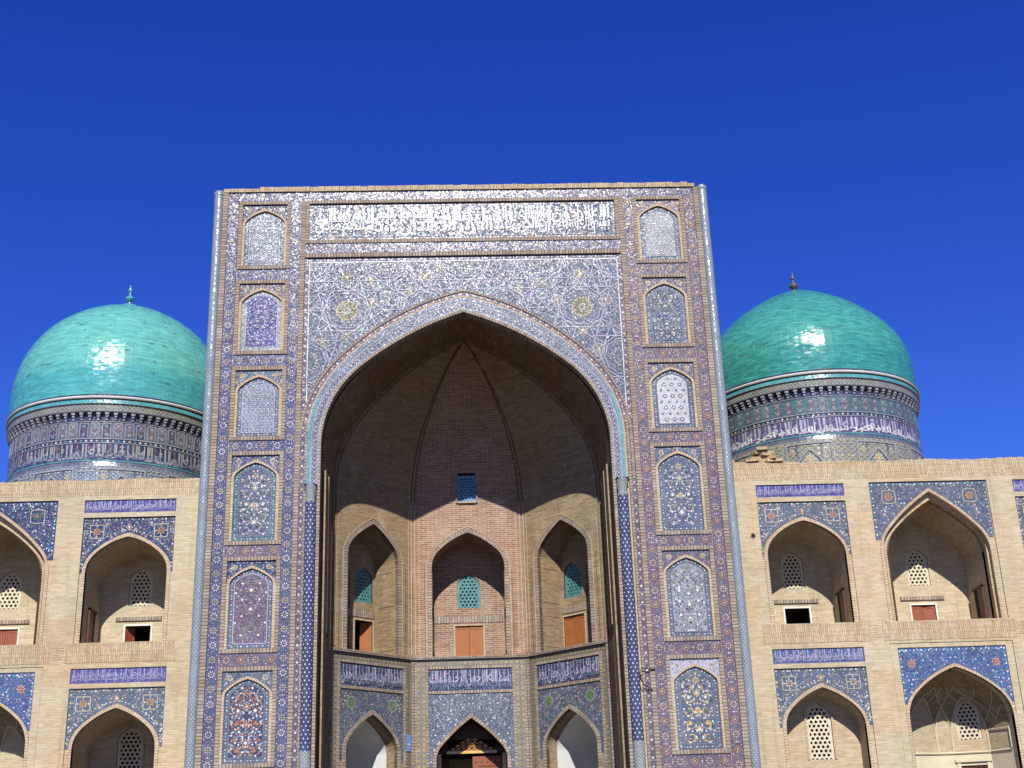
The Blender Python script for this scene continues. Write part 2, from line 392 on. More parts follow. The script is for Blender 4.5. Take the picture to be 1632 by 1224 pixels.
def edge_dist(poly, x, y):
    b = 9e9
    for i in range(len(poly)):
        x0, y0 = poly[i-1]; x1, y1 = poly[i]; dx, dy = x1-x0, y1-y0; L = dx*dx+dy*dy
        t = 0 if L == 0 else max(0, min(1, ((x-x0)*dx+(y-y0)*dy)/L))
        b = min(b, hypot(x-x0-t*dx, y-y0-t*dy))
    return b
def rect(u0, v0, u1, v1): return [(u0, v0), (u1, v0), (u1, v1), (u0, v1)]
def sweep(mb, pts, r, m, n=8):
    """round bar along 3-D points"""
    rings = []
    for i, p in enumerate(pts):
        p = Vector(p); d = (Vector(pts[min(i+1, len(pts)-1)]) - Vector(pts[max(i-1, 0)])).normalized()
        a = d.cross(Vector((0, 0, 1)) if abs(d.z) < .9 else Vector((0, 1, 0))).normalized(); b = d.cross(a)
        rings.append([p + (a*cos(2*pi*k/n)+b*sin(2*pi*k/n))*(r[i] if isinstance(r, list) else r) for k in range(n)])
    L = 0
    for i in range(len(pts)-1):
        d = (Vector(pts[i+1])-Vector(pts[i])).length
        for k in range(n):
            k2 = (k+1) % n; c = 2*pi*(r[0] if isinstance(r, list) else r)/n
            mb.face([rings[i][k], rings[i][k2], rings[i+1][k2], rings[i+1][k]], [(c*k, L), (c*k+c, L), (c*k+c, L+d), (c*k, L+d)], m, True)
        L += d
def lathe(mb, c, prof, m, n=48, a0=0, a1=2*pi, rs=None):
    c = Vector(c); L = 0; R0 = rs or max(p[0] for p in prof)
    for i in range(len(prof)-1):
        (r0, z0), (r1, z1) = prof[i], prof[i+1]; d = hypot(r1-r0, z1-z0)
        mm = m[i] if isinstance(m, list) else m
        for k in range(n):
            a, b = a0+(a1-a0)*k/n, a0+(a1-a0)*(k+1)/n
            pts = [c+Vector((r0*cos(a), r0*sin(a), z0)), c+Vector((r0*cos(b), r0*sin(b), z0)), c+Vector((r1*cos(b), r1*sin(b), z1)), c+Vector((r1*cos(a), r1*sin(a), z1))]
            mb.face(pts, [(R0*a, L), (R0*b, L), (R0*b, L+d), (R0*a, L+d)], mm, True)
        L += d

# ---------------------------------------------------------------- Arabic lettering (joined forms, laid out right to left)
FORMS = {'ا': (0xFE8D, 0xFE8E), 'أ': (0xFE83, 0xFE84), 'إ': (0xFE87, 0xFE88), 'د': (0xFEA9, 0xFEAA), 'ذ': (0xFEAB, 0xFEAC), 'ر': (0xFEAD, 0xFEAE),
         'ز': (0xFEAF, 0xFEB0), 'و': (0xFEED, 0xFEEE), 'ة': (0xFE93, 0xFE94), 'ى': (0xFEEF, 0xFEF0), 'ء': (0xFE80, 0xFE80)}
for ch, base in dict(ب=0xFE8F, ت=0xFE95, ث=0xFE99, ج=0xFE9D, ح=0xFEA1, خ=0xFEA5, س=0xFEB1, ش=0xFEB5, ص=0xFEB9, ض=0xFEBD, ط=0xFEC1, ظ=0xFEC5, ع=0xFEC9,
                     غ=0xFECD, ف=0xFED1, ق=0xFED5, ك=0xFED9, ل=0xFEDD, م=0xFEE1, ن=0xFEE5, ه=0xFEE9, ي=0xFEF1).items():
    FORMS[ch] = (base, base+1, base+2, base+3)
def shape(txt):
    out = []
    for word in txt.split(' '):
        w = []; i = 0; prev = False
        while i < len(word):
            ch = word[i]; nxt = word[i+1] if i+1 < len(word) else None
            if ch == 'ل' and nxt == 'ا':
                w.append(chr(0xFEFC if prev else 0xFEFB)); prev = False; i += 2; continue
            f = FORMS[ch]; joins = len(f) == 4 and nxt is not None
            if len(f) == 2: w.append(chr(f[1] if prev else f[0])); prev = False
            else: w.append(chr(f[(1 if prev else 0) if not joins else (3 if prev else 2)])); prev = joins
            i += 1
        out.append(''.join(w))
    return ' '.join(out)[::-1]
TXT = {}
def text_mesh(txt, off=.012):
    key = (txt, off)
    if key in TXT: return TXT[key]
    c = bpy.data.curves.new('lettering', 'FONT'); c.body = shape(txt); c.resolution_u = 2; c.offset = off; c.space_word = .45; c.space_character = .97
    o = bpy.data.objects.new('lettering', c); COL.objects.link(o); bpy.context.view_layer.update()
    me = bpy.data.meshes.new_from_object(o.evaluated_get(bpy.context.evaluated_depsgraph_get()))
    vs = [(v.co.x, v.co.y) for v in me.vertices]; fs = [tuple(p.vertices) for p in me.polygons]
    COL.objects.unlink(o); bpy.data.objects.remove(o); bpy.data.curves.remove(c); bpy.data.meshes.remove(me)
    TXT[key] = (vs, fs); return TXT[key]
def letter(mb, fr, txt, u0, v0, u1, v1, w, m, off=.012, wob=0.0):
    vs, fs = text_mesh(txt, off)
    x0 = min(p[0] for p in vs); x1 = max(p[0] for p in vs); y0 = min(p[1] for p in vs); y1 = max(p[1] for p in vs)
    q = [(u0+(x-x0)/(x1-x0)*(u1-u0), v0+(y-y0)/(y1-y0)*(v1-v0)) for x, y in vs]
    i = len(mb.v); mb.v.extend([tuple(fr.P(a, b, w)) for a, b in q]); k = mb.mi(m)
    for f in fs:
        mb.f.append(tuple(i+j for j in f)); mb.uv.extend([q[j] for j in f]); mb.m.append(k); mb.sm.append(False)

# ---------------------------------------------------------------- tile ornament
W1, W2, W3 = .004, .008, .012
def floral_band(mb, fr, u0, v0, u1, v1, w=0.0, tone=0, pitch=.365):
    """ground tiles with a row of eight-petalled flowers and buds between them"""
    ground = ('cobalt', 'violet', 'violet')[tone]; pet = ('cream', 'cream', 'cream')[tone]; ctr = ('amber', 'rust', 'amber')[tone]
    mb.poly(fr, rect(u0, v0, u1, v1), w, ground)
    vert = (v1-v0) > (u1-u0); L = (v1-v0) if vert else (u1-u0); wd = (u1-u0) if vert else (v1-v0)
    n = max(1, round(L/pitch)); p = L/n; k = min(wd, .27)
    T = (lambda a, b: (u0+wd/2+b, v0+a)) if vert else (lambda a, b: (u0+a, v0+wd/2+b))
    for i in range(n):
        u, v = T((i+.5)*p, 0)
        ctr2, pet2 = (ctr, pet) if i % 2 == 0 else (('rust', 'cream', 'rust')[tone], ('white', 'amber', 'white')[tone])
        for j in range(8):
            a_ = 2*pi*j/8+pi/8*(i % 2); mb.petals(fr, u+k*.25*cos(a_), v+k*.25*sin(a_), -k*.10, k*.11, 1, k*.062, w+W2, pet2, a_)
        mb.disc(fr, u, v, k*.09, 6, w+W3, ctr2)
        for sg in (-1, 1):
            for e in (-1, 1):
                a, b = T((i+.5)*p+sg*p*.30, e*k*.40); mb.disc(fr, a, b, k*.048, 5, w+W1, 'white' if (i+sg) % 3 else 'turquoise')
            a, b = T((i+.5)*p, sg*k*.43); mb.disc(fr, a, b, k*.05, 4, w+W1, 'sky_blue')
        a, b = T(i*p, 0)
        mb.disc(fr, a, b, k*.085, 4, w+W1, 'green' if i % 2 else 'white')
        for sg in (-1, 1):
            a, b = T(i*p, sg*k*.2); mb.disc(fr, a, b, k*.055, 4, w+W1, 'turquoise' if i % 2 else pet)
            a, b = T(i*p+sg*p*.12, 0); mb.disc(fr, a, b, k*.045, 4, w+W1, 'sky_blue')
def dot_row(mb, fr, pts, pitch, r, w, mats):
    """dots at even spacing along a path"""
    acc = pitch/2; j = 0
    for a, b in zip(pts[:-1], pts[1:]):
        L = hypot(b[0]-a[0], b[1]-a[1])
        while acc < L:
            t = acc/L; mb.disc(fr, a[0]+(b[0]-a[0])*t, a[1]+(b[1]-a[1])*t, r, 6, w, mats[j % len(mats)]); acc += pitch; j += 1
        acc -= L
def field_scatter(mb, fr, poly, cx, w, mats, pitch, r, rnd, margin=.03, jitter=.35, leaf=None):
    """mirror-symmetric strewing of blossoms, each with its own colour"""
    u1 = max(p[0] for p in poly); v0 = min(p[1] for p in poly); v1 = max(p[1] for p in poly)
    row = 0; v = v0+pitch*.5
    while v < v1:
        u = cx if row % 2 == 0 else cx+pitch*.5
        while u < u1:
            uu = u+rnd.uniform(-jitter, jitter)*pitch*(0 if u == cx else 1); vv = v+rnd.uniform(-jitter, jitter)*pitch
            m = rnd.choice(mats); rr = r*rnd.uniform(.6, 1.5); fl = rnd.random()
            for s in ((1,) if u == cx else (1, -1)):
                x = cx+s*(uu-cx)
                if inside(poly, x, vv) and edge_dist(poly, x, vv) > margin+rr*.5:
                    if fl < .25:
                        mb.petals(fr, x, vv, rr*.3, rr*1.5, 6, rr*.45, w+W1, m); mb.disc(fr, x, vv, rr*.5, 5, w+W2, 'white' if m != 'white' else 'amber')
                    else: mb.disc(fr, x, vv, rr, 6, w+W1, m)
            u += pitch
        v += pitch*.866; row += 1
def spiral(cx, cy, r, a0, turns, sg, n=16):
    return [(cx+sg*r*(1-.75*t/n)*cos(a0+turns*2*pi*t/n), cy+r*(1-.75*t/n)*sin(a0+turns*2*pi*t/n)) for t in range(n+1)]
def field_scroll(mb, fr, poly, cx, w, rnd, mats, stem='cream'):
    v0 = min(p[1] for p in poly); v1 = max(p[1] for p in poly); a = max(p[0] for p in poly)-cx; H = v1-v0
    clip = lambda x, y: inside(poly, x, y)
    for i, fv in enumerate((.10, .28, .46, .64, .80)):
        y = v0+H*fv
        for s in (1, -1):
            mb.path(fr, spiral(cx+s*a*.5, y, a*.36, pi if i % 2 else 0, .9 if i % 2 else -.9, s), .016, w+W1, stem, clip)
            mb.disc(fr, cx+s*a*.5, y, a*.10, 6, w+W2, mats[i % len(mats)])
            for k in range(8):
                t = 2*pi*k/8+.3; x, yy = cx+s*(a*.5+a*.33*cos(t)), y+a*.33*sin(t)
                if clip(x, yy): mb.disc(fr, x, yy, .026, 5, w+W2, ('white', 'sky_blue', 'white', mats[0])[k % 4])
    for i, fv in enumerate((.2, .45, .7, .88)):
        y = v0+H*fv; mb.ring(fr, cx, y, a*.15, .02, 8, w+W2, stem); mb.disc(fr, cx, y, a*.09, 8, w+W2, ('white', 'amber', 'cream', 'rust')[i])
        mb.petals(fr, cx, y, a*.15, a*.24, 8, a*.03, w+W1, 'white')
    field_scatter(mb, fr, poly, cx, w-.002, mats+['white', 'sky_blue'], .105, .020, rnd, .03)
def field_grid(mb, fr, poly, cx, w, pitch, kind):
    u0 = min(p[0] for p in poly); u1 = max(p[0] for p in poly); v0 = min(p[1] for p in poly); v1 = max(p[1] for p in poly)
    clip = lambda x, y: inside(poly, x, y) and edge_dist(poly, x, y) > pitch*.42
    nu = int((u1-u0)/2/pitch)+1; row = 0; v = v0+pitch*.6
    while v < v1:
        for k in range(-nu, nu+1):
            u = cx+(k+(.5 if row % 2 else 0))*pitch
            if not clip(u, v): continue
            if kind == 'circles':
                if row % 2 == 0: mb.ring(fr, u, v, pitch*.27, .022, 8, w+W1, 'cobalt'); mb.disc(fr, u, v, pitch*.13, 6, w+W1, 'white')
                else: mb.ring(fr, u, v, pitch*.18, .016, 6, w+W1, 'slate'); mb.disc(fr, u, v, .02, 4, w+W1, 'turquoise')
                mb.line(fr, (u-pitch*.5, v), (u-pitch*.3, v), .014, w+W1, 'lilac')
            elif kind == 'hex':
                mb.petals(fr, u, v, pitch*.10, pitch*.40, 6, pitch*.10, w+W1, 'white'); mb.disc(fr, u, v, pitch*.13, 6, w+W2, 'turquoise' if (row//3) % 2 else 'cobalt')
                if (row//2) % 2 == 0: mb.disc(fr, u+pitch/2, v, pitch*.12, 4, w+W1, 'white')
            elif kind == 'stars':
                mb.petals(fr, u, v, pitch*.08, pitch*.42, 4, pitch*.12, w+W1, 'white', pi/4*(row % 2)); mb.disc(fr, u, v, pitch*.12, 4, w+W2, 'cobalt' if row % 3 else 'amber')
        v += pitch*.8; row += 1


# ================================================================ ground
mb = MB(); G = Fr((0, 0, 0), (1, 0, 0), (0, -1, 0))
mb.face([(-1500, -1500, 0), (1500, -1500, 0), (1500, 1500, 0), (-1500, 1500, 0)], [(0, 0), (1, 0), (1, 1), (0, 1)], 'paving')
mb.build('plaza_ground', kind='structure')

# ================================================================ shared pieces
def lattice_mesh(name, w, h, pitch, r, mat, arched=True, th=.06, slim=False):
    """pierced screen: a plate of hexagonal cells, each with its own hole, inside a rim"""
    mb = MB(); F0 = Fr((0, 0, 0), (1, 0, 0), (0, -1, 0)); a = w/2; sp = h-a*1.05 if arched else h
    shape_ = ([(-a, 0)] + arch(0, a, sp, h, rf=.8, th=60, n=8) + [(a, 0)]) if arched else rect(-a, 0, a, h)
    R = pitch/math.sqrt(3); rows = int(h/(R*1.5))+2; cols = int(w/pitch)+2
    for j in range(rows):
        for i in range(-cols, cols+1):
            u = i*pitch+(pitch/2 if j % 2 else 0); v = j*R*1.5
            hexa = [(u+R*sin(pi/3*k), v+R*cos(pi/3*k)) for k in range(6)]
            if not inside(shape_, u, v): continue
            hole = [(u+r*sin(pi/3*k), v+r*cos(pi/3*k)) for k in range(6)]
            for k in range(6):
                q = [hexa[k], hexa[(k+1) % 6], hole[(k+1) % 6], hole[k]]
                mb.poly(F0, q, 0, mat)
                mb.face([F0.P(*q[3], 0), F0.P(*q[2], 0), F0.P(*q[2], -th), F0.P(*q[3], -th)], [q[3], q[2], q[2], q[3]], mat)
    outer = shape_; inner = [(x*(1-.07/a)if True else x, .035+(y-.035)*(1-.05/h)) for x, y in shape_]
    n = len(outer)
    for k in range(n):
        o0, o1, i0, i1 = outer[k], outer[(k+1) % n], inner[k], inner[(k+1) % n]
        mb.poly(F0, [o0, o1, i1, i0], .006, mat)
        mb.face([F0.P(*i0, .006), F0.P(*i1, .006), F0.P(*i1, -th), F0.P(*i0, -th)], [i0, i1, i1, i0], mat)
    return mb.mesh(name), shape_
def place(me, name, fr, u, v, w, parent=None, **props):
    o = link(name, me, parent, **props)
    U, N = fr.u, fr.n; p = fr.P(u, v, w)
    o.matrix_world = Matrix(((U.x, -N.x, 0, p.x), (U.y, -N.y, 0, p.y), (0, 0, 1, p.z), (0, 0, 0, 1)))
    return o
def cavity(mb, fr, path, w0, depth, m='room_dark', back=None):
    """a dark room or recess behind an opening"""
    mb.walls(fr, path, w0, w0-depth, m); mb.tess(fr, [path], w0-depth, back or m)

LAT_CREAM, LATS = lattice_mesh('lattice_screen', .62, 1.02, .118, .040, 'lattice_cream')
LAT_TALL, LATT = lattice_mesh('lattice_screen', .66, 1.42, .122, .043, 'lattice_cream')
LAT_TEAL, LATE = lattice_mesh('lattice_screen', .70, 1.04, .118, .036, 'lattice_teal')
LAT_SQ, LATQ = lattice_mesh('lattice_screen', .56, .90, .100, .030, 'lattice_blue', arched=False)

def shutters(kind, w, h, parent, fr, u, v, wd, mat):
    """window frame with two board leaves; kind: closed, ajar, open, dark"""
    mb = MB(); t = .045
    for a in ((-w/2-t, 0, -w/2, h), (w/2, 0, w/2+t, h), (-w/2-t, h, w/2+t, h+t)):
        mb.box(fr.at(u, 0), a[0], v+a[1], a[2], v+a[3], wd-.02, wd+.03, 'brick_pale' if mat == 'wood_orange' else 'wood_white')
    f = mb.build('window_frame', parent)
    def leaf(u0, u1, ang, hinge):
        m2 = MB(); ca, sa = cos(ang), sin(ang)
        hu = u0 if hinge < 0 else u1; sgn = 1 if hinge < 0 else -1; L = u1-u0
        lf = Fr(fr.P(u+hu, 0, wd-.03), (fr.u*ca*sgn - fr.n*sa), (fr.n*ca + fr.u*sa*sgn))
        m2.box(lf, .004, v+.01, L-.004, v+h-.005, -.02, .0, mat)
        for (a, b, c, d) in ((.01, .02, L-.01, .09), (.01, h-.09, L-.01, h-.02), (.01, .09, .06, h-.09), (L-.06, .09, L-.01, h-.09)):
            m2.box(lf, a, v+b, c, v+d, .0, .012, mat)
        m2.build('shutter', parent)
    if kind == 'closed': leaf(-w/2, 0, 0.02, -1); leaf(0, w/2, 0, 1)
    elif kind == 'warped': leaf(-w/2, 0, 0.05, -1); leaf(0, w/2, .12, 1)
    elif kind == 'ajar': leaf(-w/2, 0, 1.0, -1)
    elif kind == 'narrow': leaf(-w/2, 0, .95, -1); leaf(0, w/2, .95, 1)
    return f

# ================================================================ entrance portal
portal = thing('entrance_portal', 'tall rectangular mosaic-tiled entrance portal with pointed iwan arch between the two brick wings', 'portal')
XC = -0.04                       # axis of the arch
FP = Fr((0, 0, 0), (1, 0, 0), (0, -1, 0))
FA = Fr((XC, 0, 0), (1, 0, 0), (0, -1, 0))
HX, TOP = 6.83, 19.93
A_IN = dict(a=3.87, sp=12.2, apex=15.98, rf=.75, th=50, n=26)
A_OUT = dict(a=4.27, sp=12.3, apex=16.47, rf=.75, th=42, n=26)
A_MID = dict(a=4.00, sp=12.22, apex=16.10, rf=.75, th=49, n=26)
def AR(d, cx=0.0, e=0.0):
    return arch(cx, d['a']+e, d['sp'], d['apex']+e, rf=d['rf'], th=d['th'], n=d['n'])
def AO(d, floor, cx=0.0, e=0.0):
    p = AR(d, cx, e); return [(p[0][0], floor)]+p+[(p[-1][0], floor)]
# structural shell: brick body with the big opening; all tilework stands 2-6 cm in front or is let into it
body = MB(); opn = [(x+XC, y) for x, y in AO(A_OUT, 0, e=-.02)]
outer = [(-HX, 0)]+[(opn[0][0], 0)]+opn[1:-1]+[(opn[-1][0], 0), (HX, 0), (HX, TOP-.12), (-HX, TOP-.12)]
body.tess(FP, [outer], -.10, 'brick_tan')
for s in (-1, 1):   # side and rear faces
    body.face([(s*HX, .10, 0), (s*HX, 7.6, 0), (s*HX, 7.6, TOP-.12), (s*HX, .10, TOP-.12)], [(0, 0), (7.5, 0), (7.5, TOP), (0, TOP)], 'brick_tan')
body.face([(-HX, 7.6, 0), (HX, 7.6, 0), (HX, 7.6, TOP-.12), (-HX, 7.6, TOP-.12)], [(0, 0), (13.7, 0), (13.7, TOP), (0, TOP)], 'brick_tan')
body.face([(-HX, .1, TOP-.12), (HX, .1, TOP-.12), (HX, 7.6, TOP-.12), (-HX, 7.6, TOP-.12)], [(0, 0), (13.7, 0), (13.7, 7.5), (0, 7.5)], 'roof_clay')
body.build('wall', portal)
# coping of standing bricks with an uneven top
rnd = random.Random(3)
cop = MB(); N = 66
xs = [-6.82+13.55*k/N for k in range(N+1)]
for k in range(N):
    hgt = TOP+rnd.uniform(-.012, .012)+(.035 if k > 4 else 0)+(-.035 if k == N-1 else 0)
    cop.box(FP, xs[k]+.004, TOP-.11, xs[k+1]-.004, hgt, -.6, .03+rnd.uniform(-.006, .006), 'brick_soldier')
cop.build('coping', portal)

# vertical and horizontal strips of the frame ----------------------------------
def strip(name, u0, v0, u1, v1, w0, w1, m): mb = MB(); mb.box(FP, u0, v0, u1, v1, w0, w1, m); return mb.build(name, portal)
for s in (-1, 1):
    def sx(a, b): return (min(s*a, s*b), max(s*a, s*b))
    a, b = sx(6.67, 6.82); strip('brick_strip', a, 0, b, 19.815, -.1, .02, 'brick_edge')
    a, b = sx(4.47, 4.60); strip('brick_strip', a, 0, b, 19.54, -.1, .008, 'brick_edge')
    a, b = sx(4.275, 4.34); strip('brick_strip', a, 0, b, 12.9, -.1, .005, 'brick_edge')
    # floral borders of the pilasters: two tall ones and a rung between the panels
    for (x0, x1) in ((6.38, 6.665), (4.605, 4.885)):
        a, b = sx(x0, x1); mb = MB(); floral_band(mb, FP, a, .6, b, 19.54, -.015, 1 if s > 0 else 0)
        mb.walls(FP, rect(a, .6, b, 19.54), -.1, -.015, 'violet'); mb.build('floral_border', portal)
    # narrow dotted band beside the shaft
    a, b = sx(4.345, 4.465); mb = MB(); mb.box(FP, a, .3, b, 17.72, -.1, -.03, 'violet')
    for k in range(160):
        v = .5+k*.107; u = (a+b)/2
        mb.disc(FP, u, v, .03, 5, -.03+W1, ('white', 'cobalt', 'cream', 'cobalt')[k % 4])
        for e in (-.042, .042): mb.disc(FP, u+e, v+.05, .014, 4, -.03+W1, ('cobalt', 'white', 'green')[k % 3])
    mb.build('dotted_border', portal)
# top floral border and the one below the inscription
mb = MB(); floral_band(mb, FP, -6.66, 19.545, 6.66, 19.81, -.015, 0); mb.walls(FP, rect(-6.66, 19.545, 6.66, 19.81), -.1, -.015, 'violet'); mb.build('floral_border', portal)
mb = MB(); floral_band(mb, FP, -4.60, 17.865, 4.60, 18.165, -.015, 0); mb.build('floral_border', portal)
strip('brick_strip', -4.465, 17.73, 4.465, 17.86, -.1, .015, 'brick_edge_across')

# pilaster panels ---------------------------------------------------------------
PZ = [(19.53, 17.40), (17.06, 14.83), (14.48, 12.37), (12.06, 9.53), (9.22, 6.76), (6.42, 3.98), (3.64, 1.2)]
def pil_panel(s, idx, rnd):
    z1, z0 = PZ[idx]; cu = s*5.62; hw = .735
    ground = {(-1, 0): 'sky_blue', (-1, 1): 'ultramarine', (-1, 2): 'sky_blue', (-1, 3): 'slate', (-1, 4): 'violet', (-1, 5): 'navy', (-1, 6): 'cobalt',
              (1, 0): 'grey', (1, 1): 'slate', (1, 2): 'grey', (1, 3): 'slate', (1, 4): 'grey', (1, 5): 'slate', (1, 6): 'navy'}[(s, idx)]
    root = MB(); root.poly(FP, rect(cu-hw, z0, cu+hw, z1), -.085, ground); r = root.build('pilaster_panel', portal)
    # brick frame, mitred
    fr = MB(); t = .105; o = [(cu-hw, z0), (cu-hw, z1), (cu+hw, z1), (cu+hw, z0), (cu-hw, z0)]
    i = [(cu-hw+t, z0+t), (cu-hw+t, z1-t), (cu+hw-t, z1-t), (cu+hw-t, z0+t), (cu-hw+t, z0+t)]
    fr.band(FP, o, i, -.10, .015, 'brick_edge'); fr.build('brick_frame', r)
    iw = hw-t-.003; zt = z1-t-.003; zb = z0+t+.003
    ap = zt-.12; sp = ap-.50
    aout = arch(cu, iw, sp, ap, rf=.38, th=46, n=10); ain = arch(cu, iw-.07, sp, ap-.075, rf=.38, th=46, n=10)
    # spandrels
    sm = MB(); reg = [(cu-iw, sp)]+[(cu-iw, zt), (cu+iw, zt)]+[(cu+iw, sp)]+list(reversed(aout))[1:-1]
    sg = {0: 'navy', 1: 'violet', 2: 'slate', 3: 'cobalt', 4: 'navy', 5: 'slate', 6: 'navy'}[idx] if s < 0 else {0: 'violet', 1: 'violet', 2: 'violet', 3: 'slate', 4: 'violet', 5: 'lilac', 6: 'cobalt'}[idx]
    sm.tess(FP, [reg], -.035, sg)
    field_scatter(sm, FP, reg, cu, -.035, ['white', 'cream', 'turquoise', 'amber', 'sky_blue', 'green', 'lilac'], .068, .015, rnd, .01)
    for e in (-1, 1):
        u, v = cu+e*iw*.70, zt-.16
        sm.petals(FP, u, v, .02, .085, 8, .016, -.035+W2, 'cream'); sm.disc(FP, u, v, .028, 6, -.035+W3, 'rust' if idx % 2 else 'amber')
    sm.build('spandrel_mosaic', r)
    am = MB(); pa = [(cu-iw, zb)]+aout+[(cu+iw, zb)]; pb = [(cu-iw+.07, zb)]+ain+[(cu+iw-.07, zb)]
    am.band(FP, pa, pb, -.085, -.015, 'brick_pale'); am.build('arch_moulding', r)
    # border of dots, then the field
    fm = MB(); poly = [(cu-iw+.072, zb)]+ain+[(cu+iw-.072, zb)]
    bord = {(-1, 3): 'teal', (-1, 5): 'slate', (1, 5): 'slate', (1, 3): 'slate', (-1, 1): 'grey'}.get((s, idx), 'slate')
    fm.tess(FP, [poly], -.070, bord)
    e = .13; inner = [(cu-iw+.072+e, zb+e)]+arch(cu, iw-.07-e, sp, ap-.075-e, rf=.38, th=46, n=10)+[(cu+iw-.072-e, zb+e)]
    mid = [(cu-iw+.072+e/2, zb+e/2)]+arch(cu, iw-.07-e/2, sp, ap-.075-e/2, rf=.38, th=46, n=10)+[(cu+iw-.072-e/2, zb+e/2)]
    dot_row(fm, FP, mid+[mid[0]], .078, .019, -.070+W1, ['white', 'cream', 'turquoise', 'white', 'rust' if idx > 3 else 'sky_blue'])
    fm.tess(FP, [inner], -.070+W1, ground)
    fm.path(FP, inner+[inner[0]], .022, -.070+W2, 'sky_blue' if idx in (3, 5) or s > 0 else 'lilac')
    w = -.070+W2
    kind = {(-1, 0): 'hex', (-1, 1): 'fl', (-1, 2): 'stars', (-1, 3): 'scroll', (-1, 4): 'fine', (-1, 5): 'bright', (-1, 6): 'scroll',
            (1, 0): 'hexr', (1, 1): 'fl2', (1, 2): 'circles', (1, 3): 'scroll', (1, 4): 'mixed', (1, 5): 'scrolly', (1, 6): 'fl'}[(s, idx)]
    if kind == 'hex': field_grid(fm, FP, inner, cu, w, .135, 'hex')
    elif kind == 'hexr':
        field_grid(fm, FP, inner, cu, w, .12, 'hex'); 
    elif kind == 'stars': field_grid(fm, FP, inner, cu, w, .105, 'stars')
    elif kind == 'circles':
        fm.tess(FP, [inner], w, 'pearl'); field_grid(fm, FP, inner, cu, w+.001, .21, 'circles')
    elif kind == 'fl': field_scatter(fm, FP, inner, cu, w, ['white', 'lilac', 'turquoise', 'lilac', 'green', 'cobalt'], .10, .024, rnd, .02); field_scatter(fm, FP, inner, cu, w-.002, ['sky_blue', 'lilac', 'violet'], .075, .018, rnd, .02)
    elif kind == 'fl2': field_scatter(fm, FP, inner, cu, w, ['white', 'lilac', 'sky_blue', 'cream', 'grey'], .10, .024, rnd, .02); field_scatter(fm, FP, inner, cu, w-.002, ['cobalt', 'navy', 'teal', 'green'], .07, .018, rnd, .02)
    elif kind == 'scroll': field_scroll(fm, FP, inner, cu, w, rnd, ['cobalt', 'green', 'white', 'sky_blue'])
    elif kind == 'scrolly': field_scroll(fm, FP, inner, cu, w, rnd, ['cobalt', 'gold', 'green', 'white'], 'gold')
    elif kind == 'fine':
        field_scatter(fm, FP, inner, cu, w-.002, ['lilac', 'rust', 'grey', 'cobalt', 'green', 'lilac'], .062, .014, rnd, .02)
        for (du, fv) in ((0, .22), (0, .50), (0, .78), (.22, .12), (.22, .40), (.22, .64), (.22, .88), (.38, .3), (.38, .74)):
            for e2 in ((1, -1) if du else (1,)):
                u, v = cu+e2*du, zb+e+(ap-.25-zb-e)*fv
                if inside(inner, u, v): fm.disc(FP, u, v, .030 if du else .045, 8, w+W3, 'white' if du or fv > .3 else 'green')
    elif kind == 'bright':
        field_scatter(fm, FP, inner, cu, w, ['rust', 'sky_blue', 'white', 'rust', 'sky_blue', 'cobalt', 'amber'], .09, .024, rnd, .02)
        field_scroll(fm, FP, inner, cu, w+.002, rnd, ['rust', 'sky_blue', 'rust', 'white'], 'rust')
    elif kind == 'mixed':
        field_scatter(fm, FP, inner, cu, w-.002, ['teal', 'lilac', 'slate', 'green', 'white', 'violet', 'slate'], .068, .02, rnd, .02, .5)
        for fv in (.2, .4, .56, .8):
            for du in (0, .24):
                for e2 in ((1, -1) if du else (1,)): fm.disc(FP, cu+e2*du, zb+e+(ap-.25-zb-e)*(fv+du*.2), .036, 8, w+W2, 'white' if fv < .7 else 'cream')
    fm.build('mosaic_field', r)
    return r
rp = random.Random(11)
for s in (-1, 1):
    for idx in range(7):
        pil_panel(s, idx, rp)
    for idx in range(7):   # rungs of the floral border
        zt = PZ[idx][1]; zb = PZ[idx+1][0] if idx < 6 else zt-.33
        mb = MB(); a, b = s*4.885, s*6.355; a, b = min(a, b)+.002, max(a, b)-.002
        floral_band(mb, FP, a, zb+.004, b, zt-.004, -.015, 1 if (s > 0 or idx > 2) else 0, .36)
        mb.build('floral_border', portal)

# great inscription -------------------------------------------------------------
ins = MB(); ins.poly(FP, rect(-4.45, 18.17, 4.45, 19.49), -.06, 'navy'); ins_o = ins.build('inscription_panel', portal)
fr = MB(); t = .10; o = [(-4.465, 18.17), (-4.465, 19.535), (4.465, 19.535), (4.465, 18.17), (-4.465, 18.17)]
i = [(-4.465+t, 18.17+t), (-4.465+t, 19.535-t), (4.465-t, 19.535-t), (4.465-t, 18.17+t), (-4.465+t, 18.17+t)]
fr.band(FP, o, i, -.1, .01, 'brick_edge'); fr.build('brick_frame', ins_o)
bd = MB(); u0, v0, u1, v1 = -4.36, 18.275, 4.36, 19.43
bd.poly(FP, rect(u0, v0, u1, v1), -.052, 'slate')
m_ = .05; dot_row(bd, FP, [(u0+m_, v0+m_), (u1-m_, v0+m_), (u1-m_, v1-m_), (u0+m_, v1-m_), (u0+m_, v0+m_)], .088, .024, -.048, ['cream', 'white', 'green', 'white', 'rust', 'amber'])
q = .095; bd.poly(FP, rect(u0+q, v0+q, u1-q, v1-q), -.047, 'navy')
rr = random.Random(5); reg = rect(u0+q, v0+q, u1-q, v1-q)
field_scatter(bd, FP, reg, 0, -.048, ['turquoise', 'sky_blue', 'amber', 'turquoise', 'violet'], .10, .017, rr, .01)
bd.path(FP, rect(u0+q, v0+q, u1-q, v1-q)+[(u0+q, v0+q)], .018, -.040, 'sky_blue'); bd.build('mosaic_field', ins_o)
